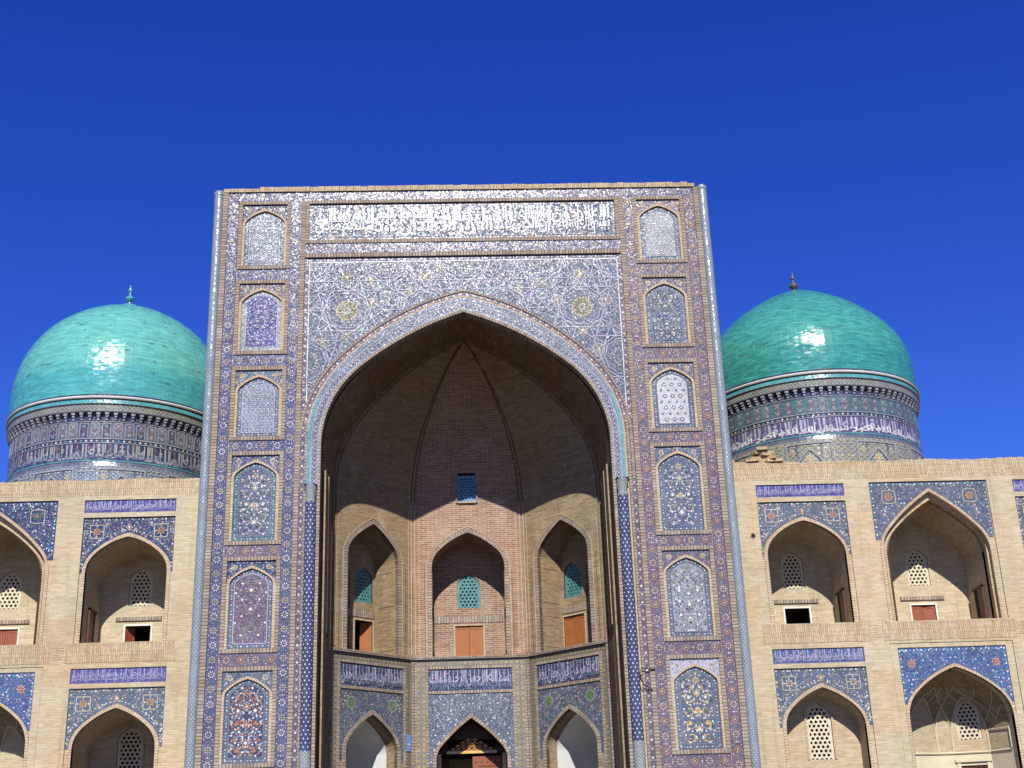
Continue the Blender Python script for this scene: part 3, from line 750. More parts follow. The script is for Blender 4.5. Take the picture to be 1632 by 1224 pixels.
le = MB(); L0, L1, B0, B1 = -4.22, 4.22, 18.42, 19.30
UP = ['الله الرحمن', 'قال الله تعالى', 'عبدالله', 'الامام', 'الله تعالى']
LO = ['بسم الله العظيم', 'إن الدين عند', 'العزيز الله', 'الدين عند', 'الاسلام صدق']
n = len(UP)
for k in range(n):      # right to left
    x1 = L1-(L1-L0)*k/n; x0 = L1-(L1-L0)*(k+1)/n
    letter(le, FP, UP[k], x0+.02, B0+.33, x1-.02, B1, -.035, 'white', .015)
    letter(le, FP, LO[k], x0+.02, B0-.04, x1-.02, B0+.58, -.033, 'white', .015)
for k in range(22):     # the tall shafts of the letters alif and lam that cross both lines
    x = L0+.12+(L1-L0-.24)*k/21+rr.uniform(-.06, .06); h0 = rr.uniform(B0+.22, B0+.4)
    le.poly(FP, [(x-.014, h0), (x+.014, h0), (x+.024, B1+.01), (x-.022, B1-.01)], -.031, 'white')
le.path(FP, [(L0, 18.86), (L0+.9, 18.87), (L0+1.0, 18.90)], .03, -.031, 'white')
le.build('lettering', ins_o)

# spandrel field over the arch: strapwork of ten-pointed stars -----------------
SPX, SPT = 4.46, 17.72
bandout = AO(A_OUT, 13.0, e=.16)
def in_sp(x, y, m=0.0):
    if abs(x) > 4.32-m or y > 17.58-m or y < 12.9: return False
    return not inside(AC, x, y)
AC = [(x+XC, y) for x, y in AO(A_OUT, 10.0, e=.23)]
sp_o = MB(); ar = [(x+XC, y) for x, y in AR(A_OUT, e=.02)]
reg = [(-4.335, ar[0][1])]+[(-4.335, 12.9), (-4.465, 12.9), (-4.465, 17.725), (4.465, 17.725), (4.465, 12.9), (4.335, 12.9), (4.335, ar[-1][1])]+list(reversed(ar))
sp_o.tess(FP, [reg], -.045, 'slate')
spn = sp_o.build('spandrel_panel', portal)
g = MB(); wz = -.045
# blue border with dots, white line
for (a, b, c, d) in ((-4.46, 17.60, 4.46, 17.72), (-4.46, 12.9, -4.35, 17.598), (4.35, 12.9, 4.46, 17.598)):
    g.poly(FP, rect(a, b, c, d), wz+W1, 'cobalt')
    dot_row(g, FP, [(a+.055, (b+d)/2 if b > 17 else b), (c-.055 if b > 17 else a+.055, (b+d)/2 if b > 17 else d)], .09, .024, wz+W2, ['white', 'lilac', 'green', 'white', 'rust'])
g.line(FP, (-4.335, 17.585), (4.335, 17.585), .03, wz+W2, 'white')
for s in (-1, 1): g.line(FP, (s*4.335, 12.98), (s*4.335, 17.585), .03, wz+W2, 'white')
# ground tint cells under the straps
PA, PB_ = 1.09, 1.5; RN = .72
cent = []
for j in range(-4, 3):
    for i_ in range(-6, 7):
        if (i_+j) % 2 == 0: cent.append((i_*PA+(PA if 0 else 0), 16.1+PB_*j))
cent = [(x+PA, y) for x, y in cent]      # medallions fall on x = +-1.09, +-3.27 at z 16.1
nodes = []
def addnode(x, y, tol=.16):
    for n_ in nodes:
        if hypot(n_[0]-x, n_[1]-y) < tol: return
    nodes.append((x, y))
for (x, y) in cent:
    for k in range(10): addnode(x+RN*cos(pi/2+k*pi/5), y+RN*sin(pi/2+k*pi/5))
for (x, y) in cent:
    # gaps between the rings carry more blossoms
    for dx, dy in ((PA, 0), (0, 1.02), (0, -1.02), (PA*.98, .42), (PA*.98, -.42), (.52, 1.16), (-.52, 1.16), (.52, -1.16), (-.52, -1.16)): addnode(x+dx, y+dy, .27)
for (x, y) in cent:
    if not in_sp(x, y, -.3): continue
    if in_sp(x, y, .0):
        g.disc(FP, x, y, .31, 20, wz+W1, 'oche'); g.disc(FP, x, y, .12, 12, wz+W2, 'teal')
    for k in range(20):
        a = k*pi/10
        for rr_, s_ in ((.19, .022), (.28, .026)):
            u, v = x+rr_*cos(a+(pi/20 if rr_ > .2 else 0)), y+rr_*sin(a+(pi/20 if rr_ > .2 else 0))
            if in_sp(u, v, .02) and (k % 2 == 0 or rr_ > .2): g.disc(FP, u, v, s_, 5, wz+W2, 'cream' if rr_ > .2 else 'green')
    g.petals(FP, x, y, .03, .13, 10, .02, wz+W3, 'cream') if in_sp(x, y, .1) else None
sr = random.Random(21)
for j, (x, y) in enumerate(nodes):
    if not in_sp(x, y, .02): continue
    c = ('teal', 'navy', 'oche')[j % 3] if sr.random() < .8 else 'cobalt'
    g.disc(FP, x, y, .165, 10, wz+W1, c); g.ring(FP, x, y, .175, .022, 10, wz+W1+.001, 'slate' if j % 2 else 'lilac')
    g.disc(FP, x, y, .040, 8, wz+W3, 'white' if j % 3 else 'cream')
    for k in range(8):
        a = k*pi/4+.2*(j % 2); u, v = x+.105*cos(a), y+.105*sin(a)
        if in_sp(u, v): g.disc(FP, u, v, .017, 4, wz+W2, ('amber', 'green', 'sky_blue', 'cream')[(j+k) % 4])
# fine filling
v = 12.95
row = 0
while v < 17.55:
    u = -4.3+(.035 if row % 2 else 0)
    while u < 4.3:
        x, y = u+sr.uniform(-.02, .02), v+sr.uniform(-.02, .02)
        if sr.random() < .8 and in_sp(x, y, .01): g.disc(FP, x, y, .012, 4, wz+W1-.001, ('lilac', 'green', 'white', 'sky_blue', 'amber', 'cobalt')[sr.randrange(6)])
        u += .07
    v += .062; row += 1
g.build('blossom_mosaic', spn)
st = MB(); clip = lambda x, y: in_sp(x, y)
for (x, y) in cent:
    for (R_, step, rot) in ((1.03, 3, pi/10), (.50, 1, 0)):
        P = [(x+R_*cos(pi/2+rot+k*pi/5), y+R_*sin(pi/2+rot+k*pi/5)) for k in range(10)]
        if step == 1:   # scalloped ring round the medallion
            for k in range(10):
                a, b = P[k], P[(k+1) % 10]; m2 = ((a[0]+b[0])/2*1.0, (a[1]+b[1])/2); m2 = (x+(m2[0]-x)*1.16, y+(m2[1]-y)*1.16)
                st.line(FP, a, m2, .021, wz+.014, 'strap', clip); st.line(FP, m2, b, .021, wz+.014, 'strap', clip)
        else:
            for k in range(10): st.line(FP, P[k], P[(k+step) % 10], .024, wz+.016, 'strap', clip)
    for k in range(10):
        a = pi/2+k*pi/5; st.line(FP, (x+.60*cos(a+pi/10), y+.60*sin(a+pi/10)), (x+1.03*cos(a+pi/10), y+1.03*sin(a+pi/10)), .022, wz+.018, 'strap', clip)
st.build('star_strapwork', spn)

# band round the great arch -----------------------------------------------------
def band_path(e, base=A_OUT, floor=11.08):
    p = [(x+XC, y) for x, y in AR(base, e=e)]; return [(p[0][0], floor)]+p+[(p[-1][0], floor)]
bnd = MB()
bnd.band(FP, band_path(.21), band_path(.15), -.06, -.01, 'brick_edge')
bo = bnd.build('arch_band', portal)
b2 = MB(); b2.band(FP, band_path(.149), band_path(.021), -.06, -.035, 'violet')
dot_row(b2, FP, band_path(.085)[1:-1], .10, .027, -.031, ['white', 'cobalt', 'cream', 'green', 'white', 'rust']); b2.build('dotted_mosaic', bo)
b3 = MB(); b3.band(FP, band_path(.02), band_path(-.03), -.06, .0, 'brick_pale'); b3.build('brick_rim', bo)
def lerp_path(t):   # between outer and inner edges
    a = band_path(-.03); b = band_path(0, A_IN); return [(p[0]*(1-t)+q_[0]*t, p[1]*(1-t)+q_[1]*t) for p, q_ in zip(a, b)]
b4 = MB()
for t0, t1, mname, w in ((0, .22, 'sky_blue', .012), (.22, .34, 'grey', .002), (.34, .74, 'sky_blue', -.004), (.74, .84, 'grey', .002)):
    b4.band(FP, lerp_path(t0), lerp_path(t1), -.06, w, mname)
for half_ in (lambda p: p[:9], lambda p: p[-9:]): b4.band(FP, half_(lerp_path(.03)), half_(lerp_path(.19)), 0, .018, 'turquoise')
pc = lerp_path(.54); acc = 0; k = 0
for a, b in zip(pc[:-1], pc[1:]):
    L = hypot(b[0]-a[0], b[1]-a[1]); 
    while acc < L:
        t = acc/L; u, v = a[0]+(b[0]-a[0])*t, a[1]+(b[1]-a[1])*t; ang = atan2(b[1]-a[1], b[0]-a[0])
        q4 = [(u+.085*cos(ang+pi/2*j), v+.085*sin(ang+pi/2*j)) for j in range(4)]
        b4.poly(FP, q4, .001, 'grey'); q5 = [(u+.06*cos(ang+pi/2*j), v+.06*sin(ang+pi/2*j)) for j in range(4)]
        b4.poly(FP, q5, .004, 'cobalt'); b4.disc(FP, u, v, .02, 4, .007, 'white')
        acc += .125; k += 1
    acc -= L
b4.build('blue_mosaic', bo)
b5 = MB(); b5.band(FP, lerp_path(.84), [(p[0], p[1]) for p in band_path(0, A_IN)], -.3, .02, 'brick_edge'); b5.build('brick_rim', bo)
# lower edge bricks of the jambs from the ground to the capitals
for s in (-1, 1):
    mb = MB(); a, b = XC+s*3.87, XC+s*3.955; mb.box(FP, min(a, b), 0, max(a, b), 11.078, -.3, .02, 'brick_edge'); mb.build('brick_strip', portal)
    # engaged shaft with capital
    c = (XC+s*4.11, .0, 0); mb = MB()
    lathe(mb, c, [(.145, 4.32), (.145, 10.62)], 'column_stars', 20, pi, 2*pi)
    lathe(mb, c, [(.15, 0), (.17, .5), (.15, .9), (.15, 4.32)], 'capital_tile', 20, pi, 2*pi)
    sh = mb.build('jamb_column', portal)
    mb = MB(); lathe(mb, c, [(.145, 10.62), (.155, 10.66), (.12, 10.70), (.13, 10.78), (.155, 10.95), (.175, 11.03), (.175, 11.076)], 'capital_tile', 20, pi, 2*pi)
    mb.face([(c[0]-.175, 0, 11.076), (c[0]+.175, 0, 11.076), (c[0]+.175, -.18, 11.076), (c[0]-.175, -.18, 11.076)], [(0, 0), (.3, 0), (.3, .1), (0, .1)], 'capital_tile')
    mb.build('capital', sh)
    # corner shaft of the whole portal
    c = (s*6.955, .10, 0); mb = MB()
    lathe(mb, c, [(.135, 0), (.135, 19.74), (.15, 19.77), (.15, 19.85), (.11, 19.90), (.0, 19.93)], 'column_net', 24)
    mb.build('corner_column', portal)

# ---------------------------------------------------------------- iwan
RIB = dict(a=3.80, sp=11.70, apex=16.18, rf=.9, th=35, n=26)
YA, YB, BX = 2.5, 4.85, 1.64
# jamb walls and soffit between the front arch and the first rib
so = MB(); pf = [(x+XC, y) for x, y in AO(A_IN, 0)]; pr = [(x+XC, y) for x, y in AO(RIB, 0)]
def resample(p, n):
    L = [0]
    for a, b in zip(p[:-1], p[1:]): L.append(L[-1]+hypot(b[0]-a[0], b[1]-a[1]))
    out = []; j = 0
    for k in range(n+1):
        t = L[-1]*k/n
        while j < len(L)-2 and L[j+1] < t: j += 1
        f = (t-L[j])/(L[j+1]-L[j]); out.append((p[j][0]+(p[j+1][0]-p[j][0])*f, p[j][1]+(p[j+1][1]-p[j][1])*f))
    return out
half = lambda p: p[:len(p)//2+1]
hf, hr = resample(half(pf), 44), resample(half(pr), 44)
for sgn in (1, -1):
    L = 0
    for k in range(44):
        d = hypot(hf[k+1][0]-hf[k][0], hf[k+1][1]-hf[k][1])
        for y0, y1 in ((.3, 1.4), (1.4, YA)):
            def pt(k_, y):
                t = y/YA; a, b = hf[k_], hr[k_]; x = a[0]*(1-t)+b[0]*t; z = a[1]*(1-t)+b[1]*t
                return (XC+sgn*(x-XC), y, z)
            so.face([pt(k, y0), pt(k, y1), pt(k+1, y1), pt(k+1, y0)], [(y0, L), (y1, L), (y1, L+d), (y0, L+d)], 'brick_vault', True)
        L += d
so.build('arch_soffit', portal)
for s in (-1, 1):      # flat brick bands running up the jambs, with a slim channel between
    mb = MB(); x = XC+s*3.80
    F = Fr((x, 0, 0), (0, 1, 0), (-s, 0, 0))
    mb.box(F, .35, 0, .95, 11.6, 0, .045, 'brick_iwan'); mb.box(F, 1.0, 7.4, 1.06, 11.6, .0, .06, 'brick_pale'); mb.box(F, 1.12, 7.4, 1.9, 11.5, 0, .05, 'brick_vault')
    mb.box(F, 1.0, 0, 2.2, 7.1, .0, .05, 'brick_vault')
    mb.build('jamb_pilaster', portal)

PL = [(-3.80, YA), (-BX, YB), (BX, YB), (3.80, YA)]
prof = []                               # (scale, z) of the half vault
for x, y in resample(list(reversed(AR(RIB)[len(AR(RIB))//2:])), 30): prof.append((max(x, .02)/3.80, y))
prof = sorted(prof, key=lambda q: q[1])
zz = [p[1] for p in prof]
for zi in (11.80, 12.70):               # rows needed for the little window
    if min(abs(zi-z) for z in zz) > 1e-4:
        for k in range(len(prof)-1):
            if prof[k][1] < zi < prof[k+1][1]:
                f = (zi-prof[k][1])/(prof[k+1][1]-prof[k][1]); prof.insert(k+1, (prof[k][0]+(prof[k+1][0]-prof[k][0])*f, zi)); break
def vp(i, s_, z, out=0):
    x, y = PL[i]; return Vector((XC+x*s_, YA+(y-YA)*s_, z))
for face_i in range(3):
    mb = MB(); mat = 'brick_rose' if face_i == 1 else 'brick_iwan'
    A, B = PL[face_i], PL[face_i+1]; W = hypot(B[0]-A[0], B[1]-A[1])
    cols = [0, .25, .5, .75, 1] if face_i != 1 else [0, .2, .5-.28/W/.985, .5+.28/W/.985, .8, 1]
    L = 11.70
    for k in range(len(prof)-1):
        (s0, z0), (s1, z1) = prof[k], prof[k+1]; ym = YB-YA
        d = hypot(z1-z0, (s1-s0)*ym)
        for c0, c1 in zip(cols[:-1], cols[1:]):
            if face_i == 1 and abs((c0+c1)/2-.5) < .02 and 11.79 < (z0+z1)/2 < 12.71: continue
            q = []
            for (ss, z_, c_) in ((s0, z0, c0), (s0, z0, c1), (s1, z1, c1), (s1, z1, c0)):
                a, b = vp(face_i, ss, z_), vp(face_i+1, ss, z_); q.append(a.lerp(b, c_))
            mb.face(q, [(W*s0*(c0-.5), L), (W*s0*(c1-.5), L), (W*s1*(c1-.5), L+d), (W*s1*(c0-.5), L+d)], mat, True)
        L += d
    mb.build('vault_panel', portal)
# ribs: pairs of slim strips from the ledge up to the crown
def rib_path(i, off):
    """centre line of a rib at plan corner i"""
    x, y = PL[i]; d = Vector((-x, -(y-YA)-.9, 0)).normalized()
    pts = [Vector((XC+x, y, 7.3))]+[vp(i, s_, z) for s_, z in prof]
    return pts, d
for i in (1, 2):
    pts, d = rib_path(i, 0); side = Vector((d.y, -d.x, 0))
    mb = MB()
    for e, wd in ((-.058, .021), (.058, .021)):
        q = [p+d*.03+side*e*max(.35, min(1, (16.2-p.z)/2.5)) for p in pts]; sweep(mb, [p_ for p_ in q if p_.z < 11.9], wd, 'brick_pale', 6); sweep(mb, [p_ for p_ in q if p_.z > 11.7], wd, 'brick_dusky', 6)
    mb.build('vault_rib', portal)
for s in (-1, 1):
    pts = [Vector((XC+s*(x-0), YA-.02, y)) for x, y in [(abs(a), b) for a, b in half(AR(RIB))]]
    pts = [Vector((XC+s*3.80, YA-.02, 7.3))]+pts
    mb = MB(); sweep(mb, [p+Vector((-s*.02, -.02, 0)) for p in pts], .022, 'brick_vault', 6); sweep(mb, [p+Vector((s*-.10, .06, -.02)) for p in pts[:-3]], .016, 'brick_vault', 6); mb.build('vault_rib', portal)
mb = MB(); mb.box(Fr((XC, YA+.05, 0), (1, 0, 0), (0, -1, 0)), -.10, 16.12, .10, 16.21, -.1, .10, 'brick_dusky'); mb.build('crown_stone', portal)
# window high in the middle panel
FW = Fr((XC, YB-.035, 0), (1, 0, 0), (0, -1, 0))
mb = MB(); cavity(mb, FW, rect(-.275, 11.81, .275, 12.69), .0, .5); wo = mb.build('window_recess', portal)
place(LAT_SQ, 'lattice_window', FW, 0, 11.80, -.10, wo)
mb = MB(); mb.box(FW, -.275, 11.80, .275, 11.85, -.1, .04, 'brick_pale')
for a in (-.33, .28): mb.box(FW, a, 11.80, a+.05, 12.74, -.06, .015, 'brick_edge')
mb.build('window_surround', wo)

# three alcove faces ------------------------------------------------------------
LEDGE = 7.22
def alcove(i):
    A, B = PL[i], PL[i+1]; W = hypot(B[0]-A[0], B[1]-A[1]); u = Vector((B[0]-A[0], B[1]-A[1], 0)).normalized(); n = Vector((u.y, -u.x, 0))
    F = Fr((XC+(A[0]+B[0])/2, (A[1]+B[1])/2, 0), u, n); h = W/2
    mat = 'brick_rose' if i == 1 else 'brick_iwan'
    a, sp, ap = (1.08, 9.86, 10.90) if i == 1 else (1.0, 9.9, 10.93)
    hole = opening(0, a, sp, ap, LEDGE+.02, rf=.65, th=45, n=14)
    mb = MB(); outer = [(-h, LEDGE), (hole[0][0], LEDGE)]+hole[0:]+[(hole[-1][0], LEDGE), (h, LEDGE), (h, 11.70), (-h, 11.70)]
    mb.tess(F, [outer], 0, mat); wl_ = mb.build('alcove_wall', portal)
    # brick edging round the arch: pale arris, dark joint, flat band
    def pth(e): 
        p = arch(0, a+e, sp, ap+e*1.15, rf=.65, th=45, n=14); return [(p[0][0], LEDGE+.02)]+p+[(p[-1][0], LEDGE+.02)]
    mb = MB(); mb.band(F, pth(.115), pth(0), -.12, .02, 'brick_edge'); mb.build('arch_moulding', wl_)
    mb = MB(); mb.band(F, pth(.17), pth(.145), 0, .016, 'brick_pale')
    x1 = h-.17
    for s in (-1, 1):
        mb.band(F, [(s*x1, LEDGE+.1), (s*x1, 11.6)], [(s*(x1-.02), LEDGE+.1), (s*(x1-.02), 11.6)], 0, .012, 'iron_black' if 0 else 'brick_pale')
        for e0 in (x1, 1.30): mb.poly(F, rect(min(s*e0, s*(e0-.015)), LEDGE+.08, max(s*e0, s*(e0-.015)), 9.8), .006, 'wood_dark')
    mb.build('brick_fillet', wl_)
    # niche: barrel, back wall with window and shutters
    dep = 1.25 if i == 1 else 1.0
    ni = MB(); ni.walls(F, hole, 0, -dep, mat)
    lat_v = 8.86; lu = (.56, 0, -.56)[i]; sh_w, sh_h, sh_v = .84, .98, LEDGE+.12
    if i == 0: sh_w = .72
    LS = [(x+lu, y+lat_v) for x, y in LATE]
    ni.tess(F, [hole, LS, rect(lu-sh_w/2, sh_v, lu+sh_w/2, sh_v+sh_h)], -dep, mat)
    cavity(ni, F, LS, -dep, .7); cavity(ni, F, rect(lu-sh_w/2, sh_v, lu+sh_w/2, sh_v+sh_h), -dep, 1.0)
    no = ni.build('niche', portal)
    place(LAT_TEAL, 'lattice_window', F, lu, lat_v, -dep-.05, no)
    shutters({0: 'narrow', 1: 'closed', 2: 'closed'}[i], sh_w, sh_h, no, F, lu, sh_v, -dep, 'wood_orange')
    # slim brick frames on the back wall and string course
    mb = MB()
    mb.box(F, -a+.01, 8.42, a-.01, 8.62, -dep, -dep+.02, 'brick_edge_across')
    for s in (-1, 1):
        if i != 1 and s == (1 if lu > 0 else -1): continue
        mb.box(F, min(lu+s*.50, lu+s*.58), LEDGE+.03, max(lu+s*.50, lu+s*.58), 8.41, -dep, -dep+.02, 'brick_edge')
        mb.box(F, min(lu+s*.50, lu+s*.56), 8.63, max(lu+s*.50, lu+s*.56), 9.7, -dep, -dep+.02, 'brick_edge')
    mb.build('string_course', no)
    # sunk panels on the niche flanks
    for s in ((-1, 1) if i == 1 else ((1,) if i == 0 else (-1,))):
        Fs = Fr(F.P(s*a, 0, 0), F.n*-1, F.u*-s)
        for (v0, v1) in ((LEDGE+.2, 8.35), (8.7, 9.75)):
            mb = MB(); o = [(.18, v0), (.18, v1), (dep-.14, v1), (dep-.14, v0), (.18, v0)]; ii = [(.23, v0+.05), (.23, v1-.05), (dep-.19, v1-.05), (dep-.19, v0+.05), (.23, v0+.05)]
            mb.band(Fs, o, ii, 0, .012, 'brick_iwan'); mb.build('flank_panel', no)
    # -------- lower storey: tile-framed doorway or plastered niche
    a2, sp2, ap2 = (1.0, 4.35, 5.50) if i == 1 else (.98, 4.55, 5.55)
    hole = opening(0, a2, sp2, ap2, 0, rf=.6, th=42, n=14)
    mb = MB(); outer = [(-h, 0)]+hole+[(h, 0), (h, LEDGE-.055), (-h, LEDGE-.055)]
    mb.tess(F, [outer], -.03, mat); lw = mb.build('lower_wall', portal)
    led = MB(); led.box(F, -h+.02, LEDGE-.055, h-.02, LEDGE+.02, -.2, .06, 'brick_edge_across'); led.build('ledge', lw)
    bx = h-.10; ix = 1.29; px_ = 1.21
    t = MB()
    t.poly(F, rect(-bx, 6.98, bx, LEDGE-.06), -.018, 'iwan_poly')
    for s in (-1, 1): t.poly(F, rect(min(s*bx, s*ix), 0, max(s*bx, s*ix), 6.978), -.018, 'iwan_poly')
    t.build('tile_border', lw)
    e = MB()
    for s in (-1, 1): e.box(F, min(s*h, s*bx)+.01*(s < 0), 0, max(s*h, s*bx)-.01*(s > 0), LEDGE-.06, -.03, .03, 'brick_edge')
    e.band(F, [(-ix, 0), (-ix, 6.97), (ix, 6.97), (ix, 0)], [(-px_, 0), (-px_, 6.89), (px_, 6.89), (px_, 0)], -.03, .01, 'brick_edge')
    e.box(F, -px_, 6.19, px_, 6.27, -.03, .01, 'brick_edge_across'); e.build('brick_frame', lw)
    t = MB(); t.poly(F, rect(-px_, 6.27, px_, 6.89), -.022, 'navy')
    rr2 = random.Random(30+i); field_scatter(t, F, rect(-px_, 6.27, px_, 6.89), 0, -.023, ['turquoise', 'sky_blue', 'rust', 'sky_blue'], .10, .014, rr2, .01)
    ip = t.build('inscription_panel', lw)
    t = MB(); letter(t, F, ['الحمد لله رب العالمين الرحمن', 'بسم الله الرحمن الرحيم الملك', 'لله الامر من قبل ومن بعد'][i], -px_+.04, 6.32, px_-.04, 6.84, -.010, 'lilac')
    letter(t, F, ['العزة لله الملك لله', 'الملك لله الواحد القهار', 'سبحان الله والحمد لله'][i], -px_+.04, 6.30, px_-.04, 6.58, -.008, 'sky_blue')
    for k in range(20):
        x = -px_+.1+k*.122; t.poly(F, rect(x, 6.5, x+.02, 6.84), -.007, 'lilac')
    t.build('lettering', lw)
    ao = arch(0, a2+.10, sp2, ap2+.12, rf=.6, th=42, n=14)
    reg = [(-px_, sp2-.25), (-px_, 6.19), (px_, 6.19), (px_, sp2-.25), (a2+.10, sp2-.25)]+list(reversed(ao))+[(-a2-.10, sp2-.25)]
    t = MB(); t.tess(F, [reg], -.022, 'slate')
    if i == 1:
        field_scatter(t, F, reg, 0, -.022, ['grey', 'grey', 'sky_blue', 'green', 'white'], .075, .018, rr2, .01)
        for k, (su, sv) in enumerate(((.35, 5.95), (.8, 5.9), (.95, 5.45), (.55, 5.75))):
            for s in (-1, 1): t.path(F, spiral(s*su, sv, .2, k, 1.1, s), .018, -.015, 'grey', lambda x, y: inside(reg, x, y))
    else:
        field_scatter(t, F, reg, 0, -.022, ['cream', 'sky_blue', 'teal', 'amber', 'navy', 'green', 'lilac', 'navy'], .08, .018, rr2, .01)
        for s in (-1, 1): t.disc(F, s*.79, 5.83, .17, 18, -.014, 'grey'); t.disc(F, s*.79, 5.83, .135, 18, -.010, 'green')
    t.build('spandrel_mosaic', lw)
    def p2(e_): 
        p = arch(0, a2+e_, sp2, ap2+e_*1.2, rf=.6, th=42, n=14); return [(p[0][0], 0)]+p+[(p[-1][0], 0)]
    t = MB(); t.band(F, p2(.10), p2(0), -.15, .015, 'brick_edge'); t.build('arch_moulding', lw)
    nd = MB()
    if i != 1:
        nd.walls(F, hole, -.03, -.42, 'brick_iwan')
        h2 = [(x*.96, y if y == 0 else y-.04) for x, y in hole]
        nd.walls(F, h2, -.42, -2.3, 'plaster_white'); nd.tess(F, [h2], -2.3, 'plaster_white'); nd.face([F.P(-a2, .02, -.03), F.P(a2, .02, -.03), F.P(a2, .02, -2.3), F.P(-a2, .02, -2.3)], [(0, 0), (1, 0), (1, 1), (0, 1)], 'plaster_white')
        nd.plate(F, hole, [h2], -.418, -.43, 'brick_iwan')
        nd.build('plastered_niche', portal)
    else:
        nd.walls(F, hole, -.03, -1.1, 'wood_dark')
        nd.build('doorway', portal)
        dr = MB(); FD = F.at(0, -.85)
        # lintel of carved gilded honeycomb work, stepping out row over row
        for r_ in range(4):
            y0 = 4.66+r_*.085; hw = .62-r_*.14
            dr.box(FD, -hw, y0, hw, y0+.05, -.2, .02+.03*r_, 'gold' if 0 else 'wood_orange')
            nn = int(hw/.07)
            for k in range(nn):
                x = -hw+(k+.5)*2*hw/nn; dr.poly(FD, [(x-.05, y0+.05), (x+.05, y0+.05), (x, y0+.085)], .035+.03*r_, 'gold')
        dr.box(FD, -.72, 4.58, .72, 4.655, -.2, .05, 'gold')
        dr.tess(FD, [rect(-a2, 4.58, a2, 5.55), rect(-.7, 4.6, .7, 5.0)], -.25, 'wood_dark')
        lo = dr.build('door_lintel', portal)
        dd = MB()
        for s in (-1, 1): dd.box(FD, min(s*.99, s*.88), 0, max(s*.99, s*.88), 4.575, -.15, .06, 'gold')
        dd.build('door_jamb', portal)
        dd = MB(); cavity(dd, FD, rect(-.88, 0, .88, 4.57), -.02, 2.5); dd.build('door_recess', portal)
        lf = MB(); lf.box(FD, .02, .05, .87, 4.5, -.10, -.04, 'wood_red')
        for (b0, b1) in ((.3, 1.7), (1.85, 3.2), (3.35, 4.3)):
            lf.band(FD, [(.12, b0), (.12, b1), (.77, b1), (.77, b0), (.12, b0)], [(.19, b0+.07), (.19, b1-.07), (.70, b1-.07), (.70, b0+.07), (.19, b0+.07)], -.05, -.015, 'wood_red')
        dl = lf.build('door', portal)
        sb = MB(); F0 = Fr((0, 0, 0), (1, 0, 0), (0, -1, 0)); sb.disc(F0, 0, 0, .018, 8, .03, 'brass')
        for k in range(8):
            a0, a1 = 2*pi*k/8, 2*pi*(k+1)/8; sb.face([F0.P(.032*cos(a0), .032*sin(a0), 0), F0.P(.032*cos(a1), .032*sin(a1), 0), F0.P(.018*cos(a1), .018*sin(a1), .03), F0.P(.018*cos(a0), .018*sin(a0), .03)], [(0, 0)]*4, 'brass')
        sme = sb.mesh('door_stud')
        for r_ in (1.77, 3.27, 4.36):
            for k in range(5): place(sme, 'door_stud', FD, .12+k*.16, r_, -.04 if 0 else -.03, dl)
        l2 = MB(); F2 = Fr(FD.P(-.88, 0, -.05), (.25, .97, 0), (.97, -.25, 0)); l2.box(F2, 0, .05, .85, 4.5, -.06, 0, 'wood_red'); l2.build('door', portal)
    return F
AF = [alcove(i) for i in range(3)]
# corner piers between the alcove faces
for i in (1, 2):
    x, y = PL[i]; d = Vector((-x, -(y-YA)-.9, 0)).normalized(); side = Vector((d.y, -d.x, 0))
    F = Fr((XC+x, y, 0), side, d)
    mb = MB(); mb.box(F, -.09, 0, .09, LEDGE-.06, -.1, .05, 'brick_edge'); mb.box(F, -.14, LEDGE-.06, .14, LEDGE+.03, -.1, .12, 'brick_edge_across'); mb.build('corner_pier', portal)
# floor of the iwan
mb = MB(); mb.face([(-3.9, .1, .012), (3.8, .1, .012), (3.8, 5.5, .012), (-3.9, 5.5, .012)], [(0, 0), (1, 0), (1, 1), (0, 1)], 'paving'); mb.build('threshold', portal)

# blue enamel plaque on the left alcove's border, bent iron bracket on the right pilaster
mb = MB(); mb.box(AF[0], 1.33, 4.62, 1.46, 5.08, -.015, .012, 'plaque_blue'); mb.box(AF[0], 1.35, 4.80, 1.44, 4.82, .012, .016, 'plaster_white')
o = mb.build('plaque'); o['label'] = 'small blue plaque on the tile border left of the doorway'; o['category'] = 'plaque'
mb = MB(); sweep(mb, [(4.60, -.03, 6.06), (4.25, -.10, 6.10), (4.20, -.12, 5.95), (4.22, -.12, 5.80), (4.30, -.10, 5.66), (4.42, -.05, 5.62)], .016, 'iron_black', 6); sweep(mb, [(4.42, -.05, 5.62), (4.38, -.08, 5.54), (4.44, -.08, 5.57), (4.50, -.03, 5.56)], .014, 'iron_black', 6)
o = mb.build('iron_bracket'); o['label'] = 'bent black iron bracket sticking out of the right pilaster beside the jamb column'; o['category'] = 'bracket'

